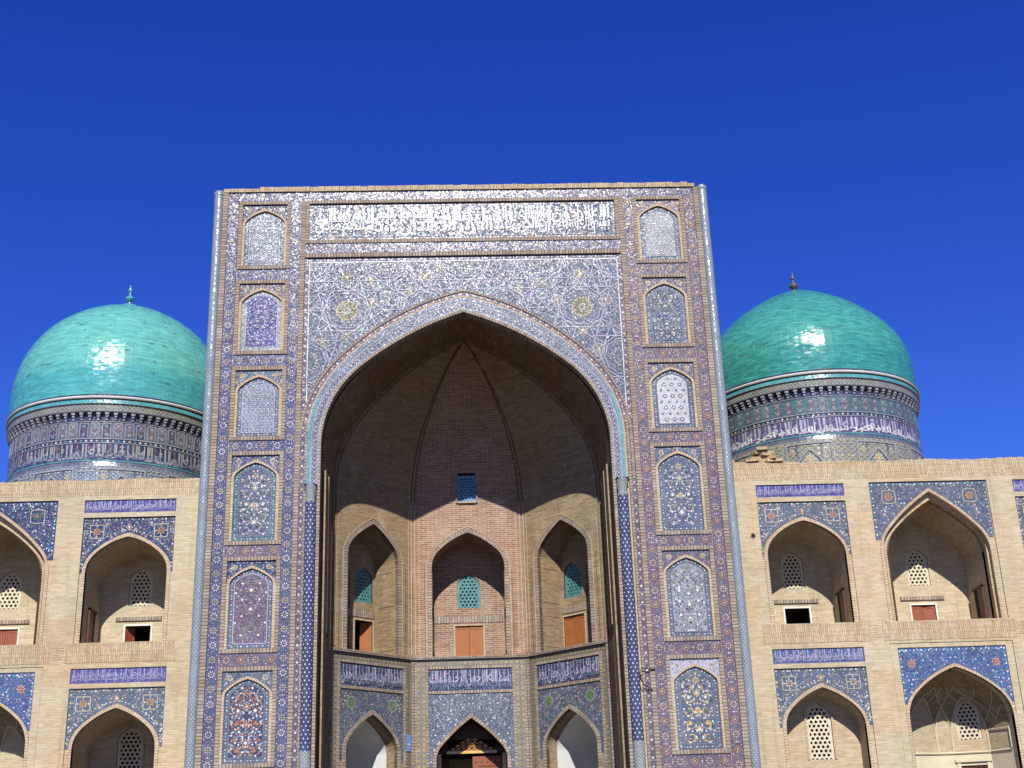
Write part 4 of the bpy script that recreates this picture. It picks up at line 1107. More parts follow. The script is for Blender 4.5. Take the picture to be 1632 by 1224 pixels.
# ================================================================ arcade wings
YW = .8
def bay_small(wing, F, cu, lower, rnd, win, tint, lat='lat'):
    """bay with an inscription strip over a tile spandrel; returns hole outlines for the wall"""
    if lower: zi0, zi1, zt, sp, ap, fl, a = 6.22, 6.60, 6.10, 4.62, 5.60, .9, 1.03
    else: zi0, zi1, zt, sp, ap, fl, a = 10.69, 11.04, 10.56, 9.08, 10.03, 7.25, 1.06
    hw = 1.21
    holes = [rect(cu-hw, zi0, cu+hw, zi1), rect(cu-hw, fl, cu+hw, zt)]
    # inscription
    t = MB(); reg = rect(cu-hw, zi0, cu+hw, zi1); t.poly(F, reg, -.035, 'ultramarine' if tint != 'pale' else 'azure'); t.walls(F, reg, -.035, 0, 'brick_pale')
    field_scatter(t, F, reg, cu, -.036, ['turquoise', 'sky_blue', 'violet', 'teal'], .09, .013, rnd, .005)
    io = t.build('inscription_panel', wing)
    t = MB(); txts = ['لا اله الا الله محمد رسول الله', 'الملك لله الواحد القهار', 'سبحان الله والحمد لله', 'العزة لله والملك لله', 'بسم الله الرحمن الرحيم', 'رب العالمين الرحمن الرحيم']
    letter(t, F, rnd.choice(txts)+' '+rnd.choice(txts), cu-hw+.04, zi0+.06, cu+hw-.04, zi1-.03, -.024, 'lilac', .004); letter(t, F, rnd.choice(txts)+' '+rnd.choice(txts), cu-hw+.04, zi0+.02, cu+hw-.04, zi0+.19, -.022, 'lilac', .004)
    for k in range(16):
        x = cu-hw+.08+k*.147+rnd.uniform(-.03, .03); t.poly(F, rect(x, zi0+.14, x+.017, zi1-.03), -.021, 'lilac')
    t.build('lettering', io)
    hole = opening(cu, a, sp, ap, fl, rf=.65, th=45, n=12)
    # recessed bay face
    t = MB(); ao = arch(cu, a+.10, sp, ap+.12, rf=.65, th=45, n=12)
    outer = [(cu-hw, fl)]+hole+[(cu+hw, fl), (cu+hw, zt), (cu-hw, zt)]
    t.tess(F, [outer], -.055, 'brick_tan'); bw = rect(cu-hw, fl, cu+hw, zt)
    t.walls(F, bw, -.055, 0, 'brick_tan'); bf = t.build('bay_face', wing)
    def pth(e):
        p = arch(cu, a+e, sp, ap+e*1.2, rf=.65, th=45, n=12); return [(p[0][0], fl)]+p+[(p[-1][0], fl)]
    t = MB(); t.band(F, pth(.09), pth(0), -.15, -.02, 'brick_pale'); t.build('arch_moulding', bf)
    sb_ = sp+(.0 if not lower else .3)
    reg = [(cu-hw, sp), (cu-hw, zt), (cu+hw, zt), (cu+hw, sp), (ao[-1][0], sp)]+list(reversed(ao))[1:]
    t = MB(); g0 = dict(dark='navy', blue='cobalt', grey='slate', pale='slate')[tint]
    t.tess(F, [reg], -.048, g0)
    dot_row(t, F, [(cu-hw+.05, sp+.08), (cu-hw+.05, zt-.06), (cu+hw-.05, zt-.06), (cu+hw-.05, sp+.08)], .10, .025, -.043, ['cream', 'white', 'green'])
    e0 = arch(cu, a+.16, sp+.1, ap+.19, rf=.65, th=45, n=12); dot_row(t, F, e0, .10, .022, -.043, ['cream', 'white'])
    pal = dict(dark=['white', 'rust', 'sky_blue', 'amber', 'lilac'], blue=['white', 'turquoise', 'sky_blue', 'green'], grey=['white', 'cream', 'turquoise', 'amber', 'green'], pale=['white', 'sky_blue', 'amber', 'green', 'lilac'])[tint]
    field_scatter(t, F, reg, cu, -.047, pal+['sky_blue', 'green'], .075, .0165, rnd, .02)
    for s in (-1, 1):      # lobed medallions in the corners
        u, v = cu+s*.84, zt-.38; q = .19
        t.poly(F, [(u+q*1.05*cos(pi/4+k*pi/4)*(1.25 if k % 2 == 0 else .95), v+q*1.05*sin(pi/4+k*pi/4)*(1.25 if k % 2 == 0 else .95)) for k in range(8)], -.041, g0)
        P_ = [(u+q*cos(pi/4+k*pi/4)*(1.3 if k % 2 == 0 else .93), v+q*sin(pi/4+k*pi/4)*(1.3 if k % 2 == 0 else .93)) for k in range(9)]
        t.path(F, P_, .02, -.037, 'cream'); t.petals(F, u, v, .03, .12, 8, .022, -.036, 'amber' if tint != 'pale' else 'cream'); t.disc(F, u, v, .04, 6, -.033, 'rust'); 
        for k in range(4): t.disc(F, u+.14*cos(k*pi/2), v+.14*sin(k*pi/2), .02, 5, -.036, 'white')
    t.petals(F, cu, zt-.26, .02, .09, 6, .02, -.040, 'amber'); t.disc(F, cu, zt-.26, .03, 6, -.036, 'white')
    t.build('spandrel_mosaic', wing)
    niche(wing, F, cu, a, sp, ap, fl, hole, lower, win, 'small', rnd)
    # soldier course below the niche floor
    return holes
def niche(wing, F, cu, a, sp, ap, fl, hole, lower, win, kind, rnd):
    dep = 1.7 if not (lower and win == 'shallow') else .72
    if kind == 'net': return apse(wing, F, cu, a, sp, ap, fl, hole)
    t = MB()
    back = []
    if lower and kind == 'small': lv, lm, LSH = 3.85, LAT_TALL, LATT
    elif lower: lv, lm, LSH = 4.28, LAT_CREAM, LATS
    else: lv, lm, LSH = 8.50, LAT_CREAM, LATS
    lu = cu-(.12 if kind == 'bigL' else 0)
    LS = [(x+lu, y+lv) for x, y in LSH]; holes = [hole, LS]
    if not lower:
        sw, sh, sv = .68, .56, fl+.14; su = cu+(.0); WR = rect(su-sw/2, sv, su+sw/2, sv+sh); holes.append(WR)
    side = -1 if cu > 0 else 1
    # the vault narrows towards the back wall like a shallow hood
    n = len(hole); rings = [(0, 1.0, 0.0), (.40, 1.0, 0.0), (.55, .965, -.05), (1.0, .93, -.16)]
    def ringp(f, sc, dz):
        out = []
        for (x, y) in hole:
            k = max(0, (y-sp)/(ap-sp)); out.append((cu+(x-cu)*(1-(1-sc)*k), y+dz*k))
        return out
    R_ = [(ringp(*r), -dep*r[0]) for r in rings]
    for (p, w0), (q, w1) in zip(R_[:-1], R_[1:]):
        L = 0
        for k in range(n):
            a_, b_ = p[k], p[(k+1) % n]; c_, d_ = q[k], q[(k+1) % n]; d = hypot(b_[0]-a_[0], b_[1]-a_[1])
            if abs(b_[0]-a_[0]) < abs(b_[1]-a_[1]): uv = [(w0, a_[1]), (w1, a_[1]), (w1, b_[1]), (w0, b_[1])]
            else: uv = [(w0, L), (w1, L), (w1, L+d), (w0, L+d)]
            t.face([F.P(*a_, w0), F.P(*c_, w1), F.P(*d_, w1), F.P(*b_, w0)], uv, 'brick_tan'); L += d
    holes[0] = R_[-1][0]
    t.tess(F, holes, -dep, 'brick_tan')
    cavity(t, F, LS, -dep, .8); 
    if len(holes) > 2: cavity(t, F, WR, -dep, 1.0)
    # door in the flank seen from the square
    if not lower:
        Fs = Fr(F.P(cu-side*(a-.004), 0, 0), F.n*-1, F.u*side)
        t.poly(Fs, rect(.62, fl+.02, 1.28, fl+.98), .002, 'room_dark')  # flat dark sheet painted for the unlit doorway beside the leaf
    no = t.build('niche', wing)
    if not lower:
        t = MB(); t.box(Fs, .64, fl+.02, .96, fl+.95, .003, .035, 'wood_dark'); t.box(Fs, .58, fl, .64, fl+1.02, .0, .05, 'wood_dark'); t.box(Fs, .58, fl+.96, 1.32, fl+1.02, .003, .05, 'wood_dark'); t.build('flank_door', no)  # reddish-brown door, darkened in colour for the shade partly over it
    place(lm, 'lattice_window', F, lu, lv, -dep-.05, no)
    if not lower:
        shutters(win, sw, sh, no, F, su, sv, -dep, 'wood_red' if kind != 'x' else 'wood_orange')
        t = MB(); t.box(F, su-.62, sv+sh+.14, su+.62, sv+sh+.24, -dep, -dep+.05, 'brick_edge_across'); t.build('lintel', no)
    if lower:
        t = MB(); e = .05
        pa = [(x+(e if x > lu else -e), y+(e if y > lv+.1 else 0)) for x, y in LS]
        t.band(F, pa, LS, -dep, -dep+.03, 'brick_pale'); t.build('window_surround', no)
def apse(wing, F, cu, a, sp, ap, fl, hole):
    """faceted plastered niche: wall facets, string course, lunettes and a net of ribs under the vault"""
    D0 = .40; m_ = 1 if cu > 0 else -1
    PG = [(-a, -D0), (-1.08, -1.2), (-.21, -1.52), (.21, -1.52), (1.08, -1.2), (a, -D0)]
    pr = resample(list(reversed(arch(0, a, sp, ap, rf=.65, th=47, n=14)[:len(arch(0, a, sp, ap, rf=.65, th=47, n=14))//2+1])), 40)
    pr = sorted([(abs(x), y) for x, y in pr], key=lambda q: q[1])
    def sc(z):
        if z <= sp: return 1.0
        for (x0, y0), (x1, y1) in zip(pr[:-1], pr[1:]):
            if y0 <= z <= y1: return (x0+(x1-x0)*(z-y0)/max(1e-6, y1-y0))/a
        return .02
    def S(t, z, flat=False, out=0.0):
        i_ = min(4, int(t)); f_ = t-i_; (u0, d0), (u1, d1) = PG[i_], PG[i_+1]; u, d = u0+(u1-u0)*f_, d0+(d1-d0)*f_
        k = 1.0 if flat else sc(z)
        return F.P(cu+u*k*(1-out*.02), z, -D0+(d+D0)*k+out*.02)
    ZS, ZL, ZA = 3.95, 4.50, 5.36
    def low(t):
        i_ = min(4, int(t)); f_ = t-i_
        top = {1: ZA, 2: 5.05, 3: ZA}.get(i_)
        if top is None: return ZL
        x = abs(f_-.5)*2; return ZL+(top-ZL)*(1-x**1.9)**.75 if x < 1 else ZL
    t = MB(); t.walls(F, hole, 0, -D0, 'brick_tan')
    wi = 3 if m_ > 0 else 1
    dd = Vector((PG[wi+1][0]-PG[wi][0], PG[wi+1][1]-PG[wi][1])); Lf = dd.length
    FF = Fr(S(wi+.5, 0, True), F.u*dd.x+F.n*dd.y, F.n*dd.x-F.u*dd.y)
    if FF.n.dot(F.n) < 0: FF = Fr(FF.o, FF.u, -FF.n)
    LS = [(x, y+4.28) for x, y in LATS]; WR = rect(-.33, 2.3, .33, 3.62)
    for i_ in range(5):
        (u0, d0), (u1, d1) = PG[i_], PG[i_+1]; dv = Vector((u1-u0, d1-d0)); L_ = dv.length
        G_ = Fr(S(i_+.5, 0, True), F.u*dv.x+F.n*dv.y, F.n*dv.x-F.u*dv.y)
        if G_.n.dot(F.n) < 0: G_ = Fr(G_.o, G_.u, -G_.n)
        arc_ = [((k/12-.5)*L_, low(i_+min(.9999, k/12))) for k in range(13)]
        arc_[0] = (-L_/2, ZL); arc_[-1] = (L_/2, ZL)
        t.tess(G_, [rect(-L_/2, fl, L_/2, ZS)]+([WR] if i_ == wi else []), 0, 'plaster_cream')
        t.tess(G_, [[(-L_/2, ZS)]+arc_[0:]+[(L_/2, ZS)]]+([LS] if i_ == wi else []), 0, 'brick_tan')
        if i_ == wi: cavity(t, G_, LS, 0, .7); cavity(t, G_, WR, 0, .9)
        for k in range(12):          # soffit between the flat lunette and the leaning vault
            ta, tb = i_+min(.9999, k/12), i_+min(.9999, (k+1)/12); za, zb = arc_[k][1], arc_[k+1][1]
            t.face([S(ta, za, True), S(tb, zb, True), S(tb, zb), S(ta, za)], [(k*.08, 0), (k*.08+.08, 0), (k*.08+.08, .2), (k*.08, .2)], 'plaster_cream')
            for r_ in range(10):
                q = [(ta, za+(ap-.03-za)*(r_/10)**.8), (tb, zb+(ap-.03-zb)*(r_/10)**.8), (tb, zb+(ap-.03-zb)*((r_+1)/10)**.8), (ta, za+(ap-.03-za)*((r_+1)/10)**.8)]
                t.face([S(*p) for p in q], [(p[0]*.9, p[1]) for p in q], 'brick_iwan', True)
    no = t.build('niche', wing)
    place(LAT_CREAM, 'lattice_window', FF, 0, 4.28, -.05, no)
    t = MB(); t.box(FF, -.42, 2.22, -.33, 3.70, -.02, .03, 'plaster_cream'); t.box(FF, .33, 2.22, .42, 3.70, -.02, .03, 'plaster_cream'); t.box(FF, -.46, 3.71, .46, 3.80, -.02, .06, 'plaster_cream')
    for k in range(6): t.box(FF, -.30+k*.115, 2.3, -.275+k*.115, 3.62, -.06, -.035, 'wood_dark')
    for k in range(11): t.box(FF, -.33, 2.36+k*.12, .33, 2.385+k*.12, -.055, -.03, 'wood_dark')
    t.build('window_frame', no)
    t = MB(); pts = [S(x, ZS, True)+F.n*.02 for x in (.05, 1, 2, 3, 4, 4.95)]; sweep(t, pts, .03, 'plaster_cream', 6); t.build('string_course', no)
    def rib(pts):
        rb = MB(); sweep(rb, pts, .015, 'plaster_cream', 5); rb.build('vault_rib', no)
    for i_ in range(5):
        pts = [S(i_+.02, ZS+.03, True, 1), S(i_+.02, ZL, True, 1)]+[S(i_+min(.98, max(.02, k/12)), low(i_+min(.98, max(.02, k/12))), False, 1) for k in range(13)]+[S(i_+.98, ZL, True, 1), S(i_+.98, ZS+.03, True, 1)]
        rib(pts)
    for t0 in (.5, 1, 2, 3, 4, 4.5):
        for sg in (-1, 1):
            pts = []
            for k in range(13):
                f_ = k/12; tt = t0+sg*1.25*f_; z = 4.75+(5.62-4.75)*f_**.85
                if .05 < tt < 4.95 and z > low(tt): pts.append(S(tt, z, False, 1))
                elif len(pts) > 2: break
                else: pts = []
            if len(pts) > 2: rib(pts)
def bay_big(wing, F, cu, lower, rnd, win, tint):
    if lower: zt, sp, ap, fl, a, hw = 6.55, 4.76, 6.03, .9, 1.36, 1.44
    else: zt, sp, ap, fl, a, hw = 11.05, 9.10, 10.53, 7.25, 1.33, 1.64
    holes = [rect(cu-1.64, fl, cu+1.64, 6.67)] if lower else [rect(cu-hw, fl, cu+hw, zt)]
    hole = opening(cu, a, sp, ap, fl, rf=.65, th=47, n=14)
    t = MB(); H = holes[0]; t.walls(F, H, -.04, 0, 'brick_tan')
    H0 = [H[0]]+hole+[H[1], H[2], H[3]]
    if lower:
        t.tess(F, [H0], -.06, 'brick_tan')
        t.band(F, [(cu-1.63, fl), (cu-1.63, 6.665), (cu+1.63, 6.665), (cu+1.63, fl)], [(cu-hw, fl), (cu-hw, zt), (cu+hw, zt), (cu+hw, fl)], -.06, -.02, 'brick_tan')
        bf = t.build('bay_face', wing); ao = arch(cu, a+.08, sp, ap+.10, rf=.65, th=47, n=14); wlev = -.05
        pth = lambda e: (lambda p: [(p[0][0], fl)]+p+[(p[-1][0], fl)])(arch(cu, a+e, sp, ap+e*1.2, rf=.65, th=47, n=14))
        t = MB(); t.band(F, pth(.075), pth(0), -.16, -.02, 'brick_pale'); t.build('arch_moulding', bf)
    else:
        a1, ap1 = 1.46, 10.76
        o1 = opening(cu, a1, sp, ap1, fl, rf=.65, th=47, n=14)
        t.tess(F, [[H[0]]+o1+[H[1], H[2], H[3]]], -.05, 'brick_tan'); t.walls(F, o1[0:], -.05, -.20, 'brick_tan', closed=False)
        t.tess(F, [o1+list(reversed(hole))], -.20, 'brick_tan'); bf = t.build('bay_face', wing)
        pth = lambda aa, pp, e: (lambda p: [(p[0][0], fl)]+p+[(p[-1][0], fl)])(arch(cu, aa+e, sp, pp+e*1.2, rf=.65, th=47, n=14))
        t = MB(); t.band(F, pth(a1, ap1, .08), pth(a1, ap1, .003), -.12, -.02, 'brick_pale'); t.build('arch_moulding', bf)
        t = MB(); t.band(F, pth(a, ap, .055), pth(a, ap, 0), -.3, -.17, 'brick_pale'); t.build('arch_moulding', bf)
        ao = arch(cu, a1+.09, sp, ap1+.10, rf=.65, th=47, n=14); wlev = -.045
        hw = 1.62
    reg = [(cu-hw, sp+.35), (cu-hw, zt-.01), (cu+hw, zt-.01), (cu+hw, sp+.35)]
    arc = [p for p in reversed(ao) if p[1] > sp+.35]
    reg = reg+[(arc[0][0]+.005, sp+.35)]+arc+[(arc[-1][0]-.005, sp+.35)]
    g0 = dict(dark='navy', blue='azure', grey='slate')[tint]
    t = MB(); t.tess(F, [reg], wlev+.004, g0)
    pal = dict(dark=['white', 'rust', 'sky_blue', 'white', 'lilac', 'turquoise'], blue=['white', 'turquoise', 'sky_blue', 'lilac', 'turquoise', 'green'], grey=['white', 'cream', 'green', 'teal', 'amber', 'cobalt'])[tint]
    dot_row(t, F, [(cu-hw+.05, sp+.45), (cu-hw+.05, zt-.07), (cu+hw-.05, zt-.07), (cu+hw-.05, sp+.45)], .10, .024, wlev+.010, ['white', 'turquoise'])
    field_scatter(t, F, reg, cu, wlev+.004, pal+['sky_blue', 'green'], .075, .0165, rnd, .02)
    for s in (-1, 1):
        u, v = cu+s*1.12, zt-.42; q = .2
        P_ = [(u+q*cos(pi/4+k*pi/4)*(1.2 if k % 2 == 0 else .93), v+q*sin(pi/4+k*pi/4)*(1.2 if k % 2 == 0 else .93)) for k in range(9)]
        t.poly(F, P_[:8], wlev+.013, g0); t.path(F, P_, .018, wlev+.017, 'cream' if tint != 'blue' else 'teal'); t.petals(F, u, v, .03, .13, 8, .024, wlev+.017, 'amber' if tint != 'dark' else 'green'); t.disc(F, u, v, .045, 6, wlev+.021, 'rust')
    t.build('spandrel_mosaic', wing)
    niche(wing, F, cu, a, sp, ap, fl, hole, lower, win, 'net' if lower else 'big', rnd)
    return holes

def make_wing(s):
    lab = 'left' if s < 0 else 'right'
    wing = thing('arcade_wing', ('tan brick two-storey arcade wing left of the portal, its end shutter half open' if s < 0 else
                 'tan brick two-storey arcade wing right of the portal, with an empty dark end window'), 'wing', (s*12.5, YW, 0))
    wing.location = (0, 0, 0)
    F = Fr((0, YW, 0), (1, 0, 0), (0, -1, 0)); rnd = random.Random(40+s)
    holes = []
    holes += bay_small(wing, F, s*9.03, False, rnd, 'ajar' if s < 0 else 'dark', 'dark' if s < 0 else 'grey')
    holes += bay_small(wing, F, s*9.03, True, rnd, 'deep' if s < 0 else 'shallow', 'grey' if s < 0 else 'pale')
    holes += bay_big(wing, F, s*12.58, False, rnd, 'closed' if s < 0 else 'warped', 'dark' if s < 0 else 'grey')
    holes += bay_big(wing, F, s*12.58, True, rnd, 'none', 'blue')
    holes += bay_small(wing, F, s*16.15, False, rnd, 'closed', 'grey'); holes += bay_small(wing, F, s*16.15, True, rnd, 'deep', 'grey')
    x0, x1 = s*6.84, s*19.6; x0, x1 = min(x0, x1), max(x0, x1)
    t = MB(); ZT = 11.16
    t.tess(F, [rect(x0, 0, x1, ZT)]+holes, 0, 'brick_tan')
    X = s*19.6; t.face([(X, YW, 0), (X, 12, 0), (X, 12, ZT), (X, YW, ZT)], [(0, 0), (11, 0), (11, ZT), (0, ZT)], 'brick_tan')
    t.face([(x0, 12, 0), (x1, 12, 0), (x1, 12, ZT), (x0, 12, ZT)], [(x0, 0), (x1, 0), (x1, ZT), (x0, ZT)], 'brick_tan')
    t.build('wall', wing)
    t = MB(); t.face([(x0, YW+.5, 11.4), (x1, YW+.5, 11.4), (x1, 12, 11.4), (x0, 12, 11.4)], [(0, 0), (1, 0), (1, 1), (0, 1)], 'roof_clay'); t.build('roof', wing)
    # parapet of standing bricks, worn along the top
    t = MB(); N = 150; base = 11.60 if s < 0 else 11.66
    top = [base+.018*math.sin(k*.21)+rnd.uniform(-.013, .013)+(.07-.14*k/N if 0 else 0) for k in range(N+1)]
    pts = [(x0+(x1-x0)*k/N, top[k]) for k in range(N+1)]
    for k in range(N):
        (a, za), (b, zb) = pts[k], pts[k+1]
        t.poly(F, [(a, ZT), (b, ZT), (b, zb), (a, za)], .006, 'brick_soldier')
        t.face([F.P(a, za, .006), F.P(b, zb, .006), F.P(b, zb, -.5), F.P(a, za, -.5)], [(a, 0), (b, 0), (b, .5), (a, .5)], 'roof_clay')
        t.face([F.P(a, ZT, -.5), F.P(b, ZT, -.5), F.P(b, zb, -.5), F.P(a, za, -.5)], [(a, ZT), (b, ZT), (b, zb), (a, za)], 'brick_tan')
    t.face([F.P(x0, ZT, 0), F.P(x1, ZT, 0), F.P(x1, ZT, .006), F.P(x0, ZT, .006)], [(0, 0), (1, 0), (1, .01), (0, .01)], 'brick_tan')
    t.build('parapet', wing)
    # soldier bands under the upper niches, pier blocks of framed bricks between them
    for c, w_ in ((9.03, 1.42), (12.58, 1.78), (16.15, 1.42)):
        t = MB(); N = 24; a0 = s*c-w_
        tp = [7.25+rnd.uniform(-.012, .012) for k in range(N+1)]
        for k in range(N):
            a, b = a0+2*w_*k/N, a0+2*w_*(k+1)/N
            t.box(F, a, 6.74, b, min(tp[k], 7.249), -.002, .008, 'brick_soldier')
        t.build('soldier_course', wing)
    for c in (10.625, 14.545):
        t = MB(); u = s*c
        for q in (.16, .105, .05):
            o = [(u-q, 7.0-q), (u-q, 7.0+q), (u+q, 7.0+q), (u+q, 7.0-q), (u-q, 7.0-q)]; k = q-.03
            i = [(u-k, 7.0-k), (u-k, 7.0+k), (u+k, 7.0+k), (u+k, 7.0-k), (u-k, 7.0-k)]
            t.band(F, o, i, -.001, .008, 'brick_pale')
        t.build('framed_block', wing)
    if s > 0:
        t = MB(); t.disc(F, 7.62, 9.63, .055, 10, .004, 'room_dark'); t.ring(F, 7.62, 9.63, .075, .022, 10, .012, 'brick_edge'); t.build('drain_spout', wing)
    return wing
wing_l = make_wing(-1); wing_r = make_wing(1)

# ================================================================ domes on drums
def make_dome(s):
    cx, R, z0 = (-11.45, 3.40, 15.44) if s < 0 else (11.60, 3.52, 15.77)
    root = thing('domed_drum', 'pale turquoise dome on its tiled drum, left of the portal, with a turquoise finial' if s < 0 else
                 'deeper green dome on its tiled drum, right of the portal, with a grey finial', 'dome')
    c = (cx, 8.0, 0); mat = 'dome_tile_pale' if s < 0 else 'dome_tile_deep'
    prof = [(R+.06, z0), (R+.07, z0+.45), (R+.06, z0+.95), (R-.02, z0+1.45), (R-.16, z0+1.95), (R-.38, z0+2.42), (R-.67, z0+2.86), (R-1.03, z0+3.25), (R-1.45, z0+3.58), (R-1.9, z0+3.85), (R-2.4, z0+4.08), (R-2.9, z0+4.27), (.3, z0+4.42), (.0, z0+4.50)]
    if s > 0:
        prof = [(R+.06, z0), (R+.07, z0+.45), (R+.05, z0+.95), (R-.04, z0+1.42), (R-.21, z0+1.88), (R-.50, z0+2.34), (R-.90, z0+2.78), (R-1.36, z0+3.20), (R-1.88, z0+3.57), (R-2.40, z0+3.89), (R-2.90, z0+4.15), (.28, z0+4.29), (.0, z0+4.35)]
    # smooth through the control points
    fine = []
    for k in range(len(prof)-1):
        p0, p1, p2, p3 = prof[max(k-1, 0)], prof[k], prof[k+1], prof[min(k+2, len(prof)-1)]
        for j in range(4):
            t = j/4; f = lambda a, b, c_, d: .5*((2*b)+(-a+c_)*t+(2*a-5*b+4*c_-d)*t*t+(-a+3*b-3*c_+d)*t**3)
            fine.append((max(f(p0[0], p1[0], p2[0], p3[0]), 0), f(p0[1], p1[1], p2[1], p3[1])))
    fine.append(prof[-1])
    if s > 0: fine = [(r, z0+(z-z0)*.975) for r, z in fine]
    mb = MB(); lathe(mb, c, fine, mat, 96, rs=R); mb.build('dome_shell', root)
    # raised white band between two dark lines
    mb = MB(); lathe(mb, c, [(R+.07, z0-.02), (R+.10, z0-.02), (R+.11, z0-.05), (R+.07, z0-.06)], 'navy', 96); lathe(mb, c, [(R+.07, z0-.06), (R+.11, z0-.07), (R+.13, z0-.095), (R+.11, z0-.13), (R+.08, z0-.15)], 'plaster_white', 96)
    lathe(mb, c, [(R+.08, z0-.15), (R+.10, z0-.17), (R+.08, z0-.19)], 'iron_black', 96); lathe(mb, c, [(R+.08, z0-.19), (R+.09, z0-.30)], 'turquoise', 96); mb.build('white_band', root)
    mb = MB(); lathe(mb, c, [(R+.09, z0-.30), (R+.10, z0-.31), (R+.05, z0-.32), (R+.04, z0-.52), (R+.07, z0-.54), (R+.06, z0-.57), (R-.09, z0-.58)], ['drum_grey', 'drum_grey', 'drum_grey', 'drum_grey', 'slate', 'slate'], 96); mb.build('upper_frieze', root)
    C = Cyl((cx, 8.0, 0), R-.09)
    # honeycomb cornice: every bracket a piece of its own
    NB = 84; zc = z0-.58
    bm = MB(); F0 = Fr((0, 0, 0), (1, 0, 0), (0, -1, 0)); bwid = 2*pi*(R+.1)/NB*.46
    for (h0, h1, d, wd) in ((-.07, 0, .13, .95), (-.14, -.07, .10, .7), (-.23, -.14, .06, .5)):
        bm.box(F0, -bwid*wd/2, h0, bwid*wd/2, h1, -.02, d, 'grey')
    bme = bm.mesh('cornice_bracket')
    for k in range(NB):
        a = 2*pi*k/NB; o = link('cornice_bracket', bme, root); nrm = Vector((cos(a), sin(a), 0)); U = Vector((-sin(a), cos(a), 0))
        p = Vector((cx, 8.0, zc))+nrm*(R-.09)
        o.matrix_world = Matrix(((U.x, -nrm.x, 0, p.x), (U.y, -nrm.y, 0, p.y), (0, 0, 1, p.z), (0, 0, 0, 1)))
    Rd = R-.09; rnd = random.Random(60+s)
    mb = MB(); zs = [zc, zc-.34, zc-.40, zc-.95, zc-1.02, zc-1.16, zc-1.22, 11.4]
    lathe(mb, c, [(Rd, zc), (Rd, zc-.25), (Rd+.03, zc-.26), (Rd+.03, zc-.28), (Rd, zc-.29), (Rd, zc-.78), (Rd+.025, zc-.79), (Rd+.025, zc-.82), (Rd, zc-.83), (Rd, zc-.92), (Rd+.02, zc-.93), (Rd+.02, zc-.95), (Rd, zc-.96), (Rd, zc-1.48), (Rd+.02, zc-1.49), (Rd+.02, zc-1.52), (Rd+.0, zc-1.53), (Rd+.03, zc-1.66), (Rd+.05, 11.2)],
          ['navy', 'grey', 'grey', 'grey', 'teal' if s > 0 else 'slate', 'grey', 'grey', 'grey', 'navy', 'grey', 'grey', 'grey', 'navy' if s < 0 else 'cobalt', 'turquoise', 'turquoise', 'turquoise', 'slate', 'drum_tile' if s < 0 else 'drum_olive'], 96)  # topmost navy paints the shaded gaps behind the cornice brackets
    drum = mb.build('drum', root)
    # frieze of upright panels
    n = 62; P = 2*pi*Rd/n; mb = MB()
    for k in range(n):
        u = (k+.5)*P
        mb.poly(C, rect(u-P*.38, zc-.76, u+P*.38, zc-.31), .006, ('slate', 'teal', 'slate')[k % 3] if s > 0 else ('slate', 'navy', 'slate')[k % 3])
        mb.band(C, [(u-P*.40, zc-.77), (u-P*.40, zc-.30), (u+P*.40, zc-.30), (u+P*.40, zc-.77)], [(u-P*.33, zc-.77), (u-P*.33, zc-.33), (u+P*.33, zc-.33), (u+P*.33, zc-.77)], 0, .014, 'teal' if s > 0 else 'grey')
        for v in (-.41, -.54, -.67):
            mb.petals(C, u, zc+v, .012, .055, 6, .014, .012, 'cream' if v != -.54 else 'rust'); 
            for e in (-.07, .07): mb.disc(C, u+e, zc+v+.06, .016, 4, .012, 'sky_blue' if k % 2 else 'white')
    mb.build('panel_frieze', drum)
    mb = MB(); LL = 2*pi*Rd
    for zz_ in (zc-.875, zc-1.59): dot_row(mb, C, [(0, zz_), (LL, zz_)], .16, .032, .006, ['white', 'cream', 'turquoise'])
    mb.build('dotted_mosaic', drum)
    # band of lettering
    mb = MB(); txts = ['البقاء لله', 'الملك لله', 'العزة لله', 'الله اكبر', 'سبحان الله', 'الحمد لله']
    n = 14; col = 'lilac' if s > 0 else 'grey'
    for k in range(n):
        a, b = LL*k/n, LL*(k+1)/n; letter(mb, C, txts[k % 6], a+.02, zc-1.46, b-.02, zc-.98, .008, col, .02)
        letter(mb, C, txts[(k+3) % 6], a+.3, zc-1.47, b+.2, zc-1.22, .010, 'white' if s > 0 else 'sky_blue', .02)
        for j in range(9):
            x = a+(b-a)*j/9; mb.poly(C, rect(x, zc-1.25, x+.022, zc-.98), .010, 'rust' if s < 0 and (k+j) % 4 == 0 else ('cream' if s < 0 else col))
    mb.build('lettering', drum)
    # blind arches below
    n = 10; P = LL/n; mb = MB()
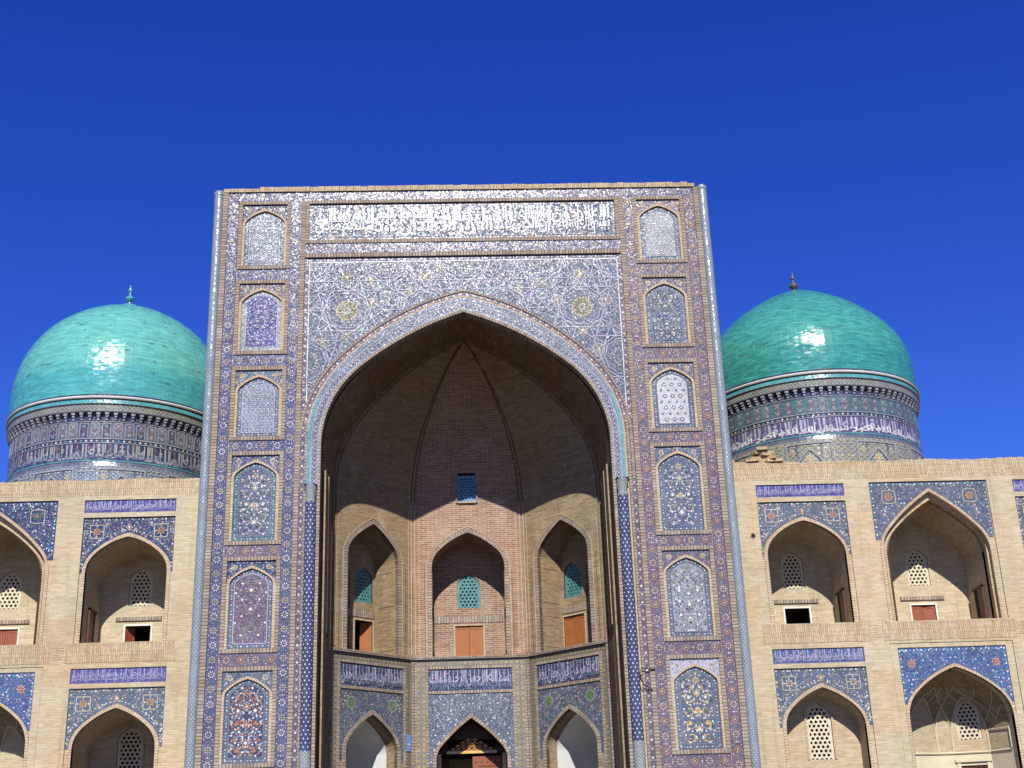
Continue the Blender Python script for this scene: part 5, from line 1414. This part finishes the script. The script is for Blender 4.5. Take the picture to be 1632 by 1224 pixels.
    for k in range(n):
        u = (k+.5)*P; t = zc-1.74
        for (hw, tt) in ((.70, t),):
            mb.poly(C, rect(u-hw/2, 11.5, u, tt), .030, 'slate'); mb.poly(C, rect(u, 11.5, u+hw/2, tt), .030, 'slate')
            for e in (-1, 1): mb.poly(C, rect(min(u+e*hw/2, u+e*hw), 11.5, max(u+e*hw/2, u+e*hw), tt), .034, 'slate')
            mb.band(C, [(u-hw, 11.5), (u-hw, tt), (u-hw/2, tt), (u, tt), (u+hw/2, tt), (u+hw, tt), (u+hw, 11.5)], [(u-hw+.05, 11.5), (u-hw+.05, tt-.05), (u-hw/2, tt-.05), (u, tt-.05), (u+hw/2, tt-.05), (u+hw-.05, tt-.05), (u+hw-.05, 11.5)], 0, .06, 'grey')
            ac = arch(u, hw-.14, t-.95, t-.17, n=10); mb.band(C, ac, arch(u, hw-.22, t-.95, t-.25, n=10), 0, .07, 'grey')
            field = [p for p in ac]; 
            dot_row(mb, C, [(u-hw+.1, tt-.10), (u+hw-.1, tt-.10)], .11, .022, .042, ['cream', 'white', 'rust'])
            for e in (-1, 1):
                mb.petals(C, u+e*hw*.72, tt-.27, .02, .10, 8, .02, .044, 'cream'); mb.disc(C, u+e*hw*.72, tt-.27, .03, 6, .048, 'amber')
            mb.petals(C, u, tt-.55, .03, .2, 8, .035, .044, 'cream'); mb.disc(C, u, tt-.55, .05, 6, .048, 'gold')
        # small upright cartouche between the arches
        u2 = u+P/2; hw = .28
        mb.band(C, [(u2-hw, t-.4), (u2-hw, t-.08), (u2+hw, t-.08), (u2+hw, t-.4), (u2-hw, t-.4)], [(u2-hw+.04, t-.36), (u2-hw+.04, t-.12), (u2+hw-.04, t-.12), (u2+hw-.04, t-.36), (u2-hw+.04, t-.36)], .03, .05, 'grey')
        dot_row(mb, C, [(u2-hw, t-.0), (u2+hw, t-.0)], .11, .026, .045, ['rust', 'cream', 'white']); dot_row(mb, C, [(u2-hw, t-.5), (u2+hw, t-.5)], .11, .026, .045, ['cream', 'white', 'amber'])
    mb.build('blind_arcade', drum)
    # finial
    fm = 'turquoise' if s < 0 else 'bronze_grey'; ft = fine[-1][1]
    mb = MB(); q = [(r_*.78, z_*.68) for r_, z_ in ((.13, -.14), (.11, .0), (.055, .06), (.05, .12), (.12, .18), (.19, .27), (.20, .33), (.16, .42), (.08, .48), (.045, .55), (.04, .66), (.08, .70), (.10, .77), (.08, .84), (.04, .88), (.03, .95), (.055, .99), (.05, 1.03), (.0, 1.06))]
    lathe(mb, (cx, 8.0, ft), q, fm, 20); mb.build('finial', root)
    return root
make_dome(-1); make_dome(1)

# ================================================================ broken brick masonry on the roof, right of the portal
ruin = thing('brick_rubble', 'stepped heap of loose broken bricks on the roof between portal and right dome', 'rubble', (0, 0, 0))
rb = random.Random(77); bmz = MB(); F0 = Fr((0, 0, 0), (1, 0, 0), (0, -1, 0)); bmz.box(F0, -.30, 0, .30, .085, -.16, .16, 'brick_soldier'); bme = bmz.mesh('brick')
heights = [12, 11, 12, 11, 12, 11, 11, 12, 12, 13, 16, 13, 12, 12, 11, 11]
for i, h in enumerate(heights):
    for k in range(h):
        o = link('brick', bme, ruin); o.location = (7.2+i*.15+rb.uniform(-.05, .05), 3.3+rb.uniform(-.12, .12), 11.4+.088*k)
        o.rotation_euler = (rb.uniform(-.02, .02), rb.uniform(-.03, .03), rb.uniform(-.5, .5)+(pi/2 if k % 2 else 0))
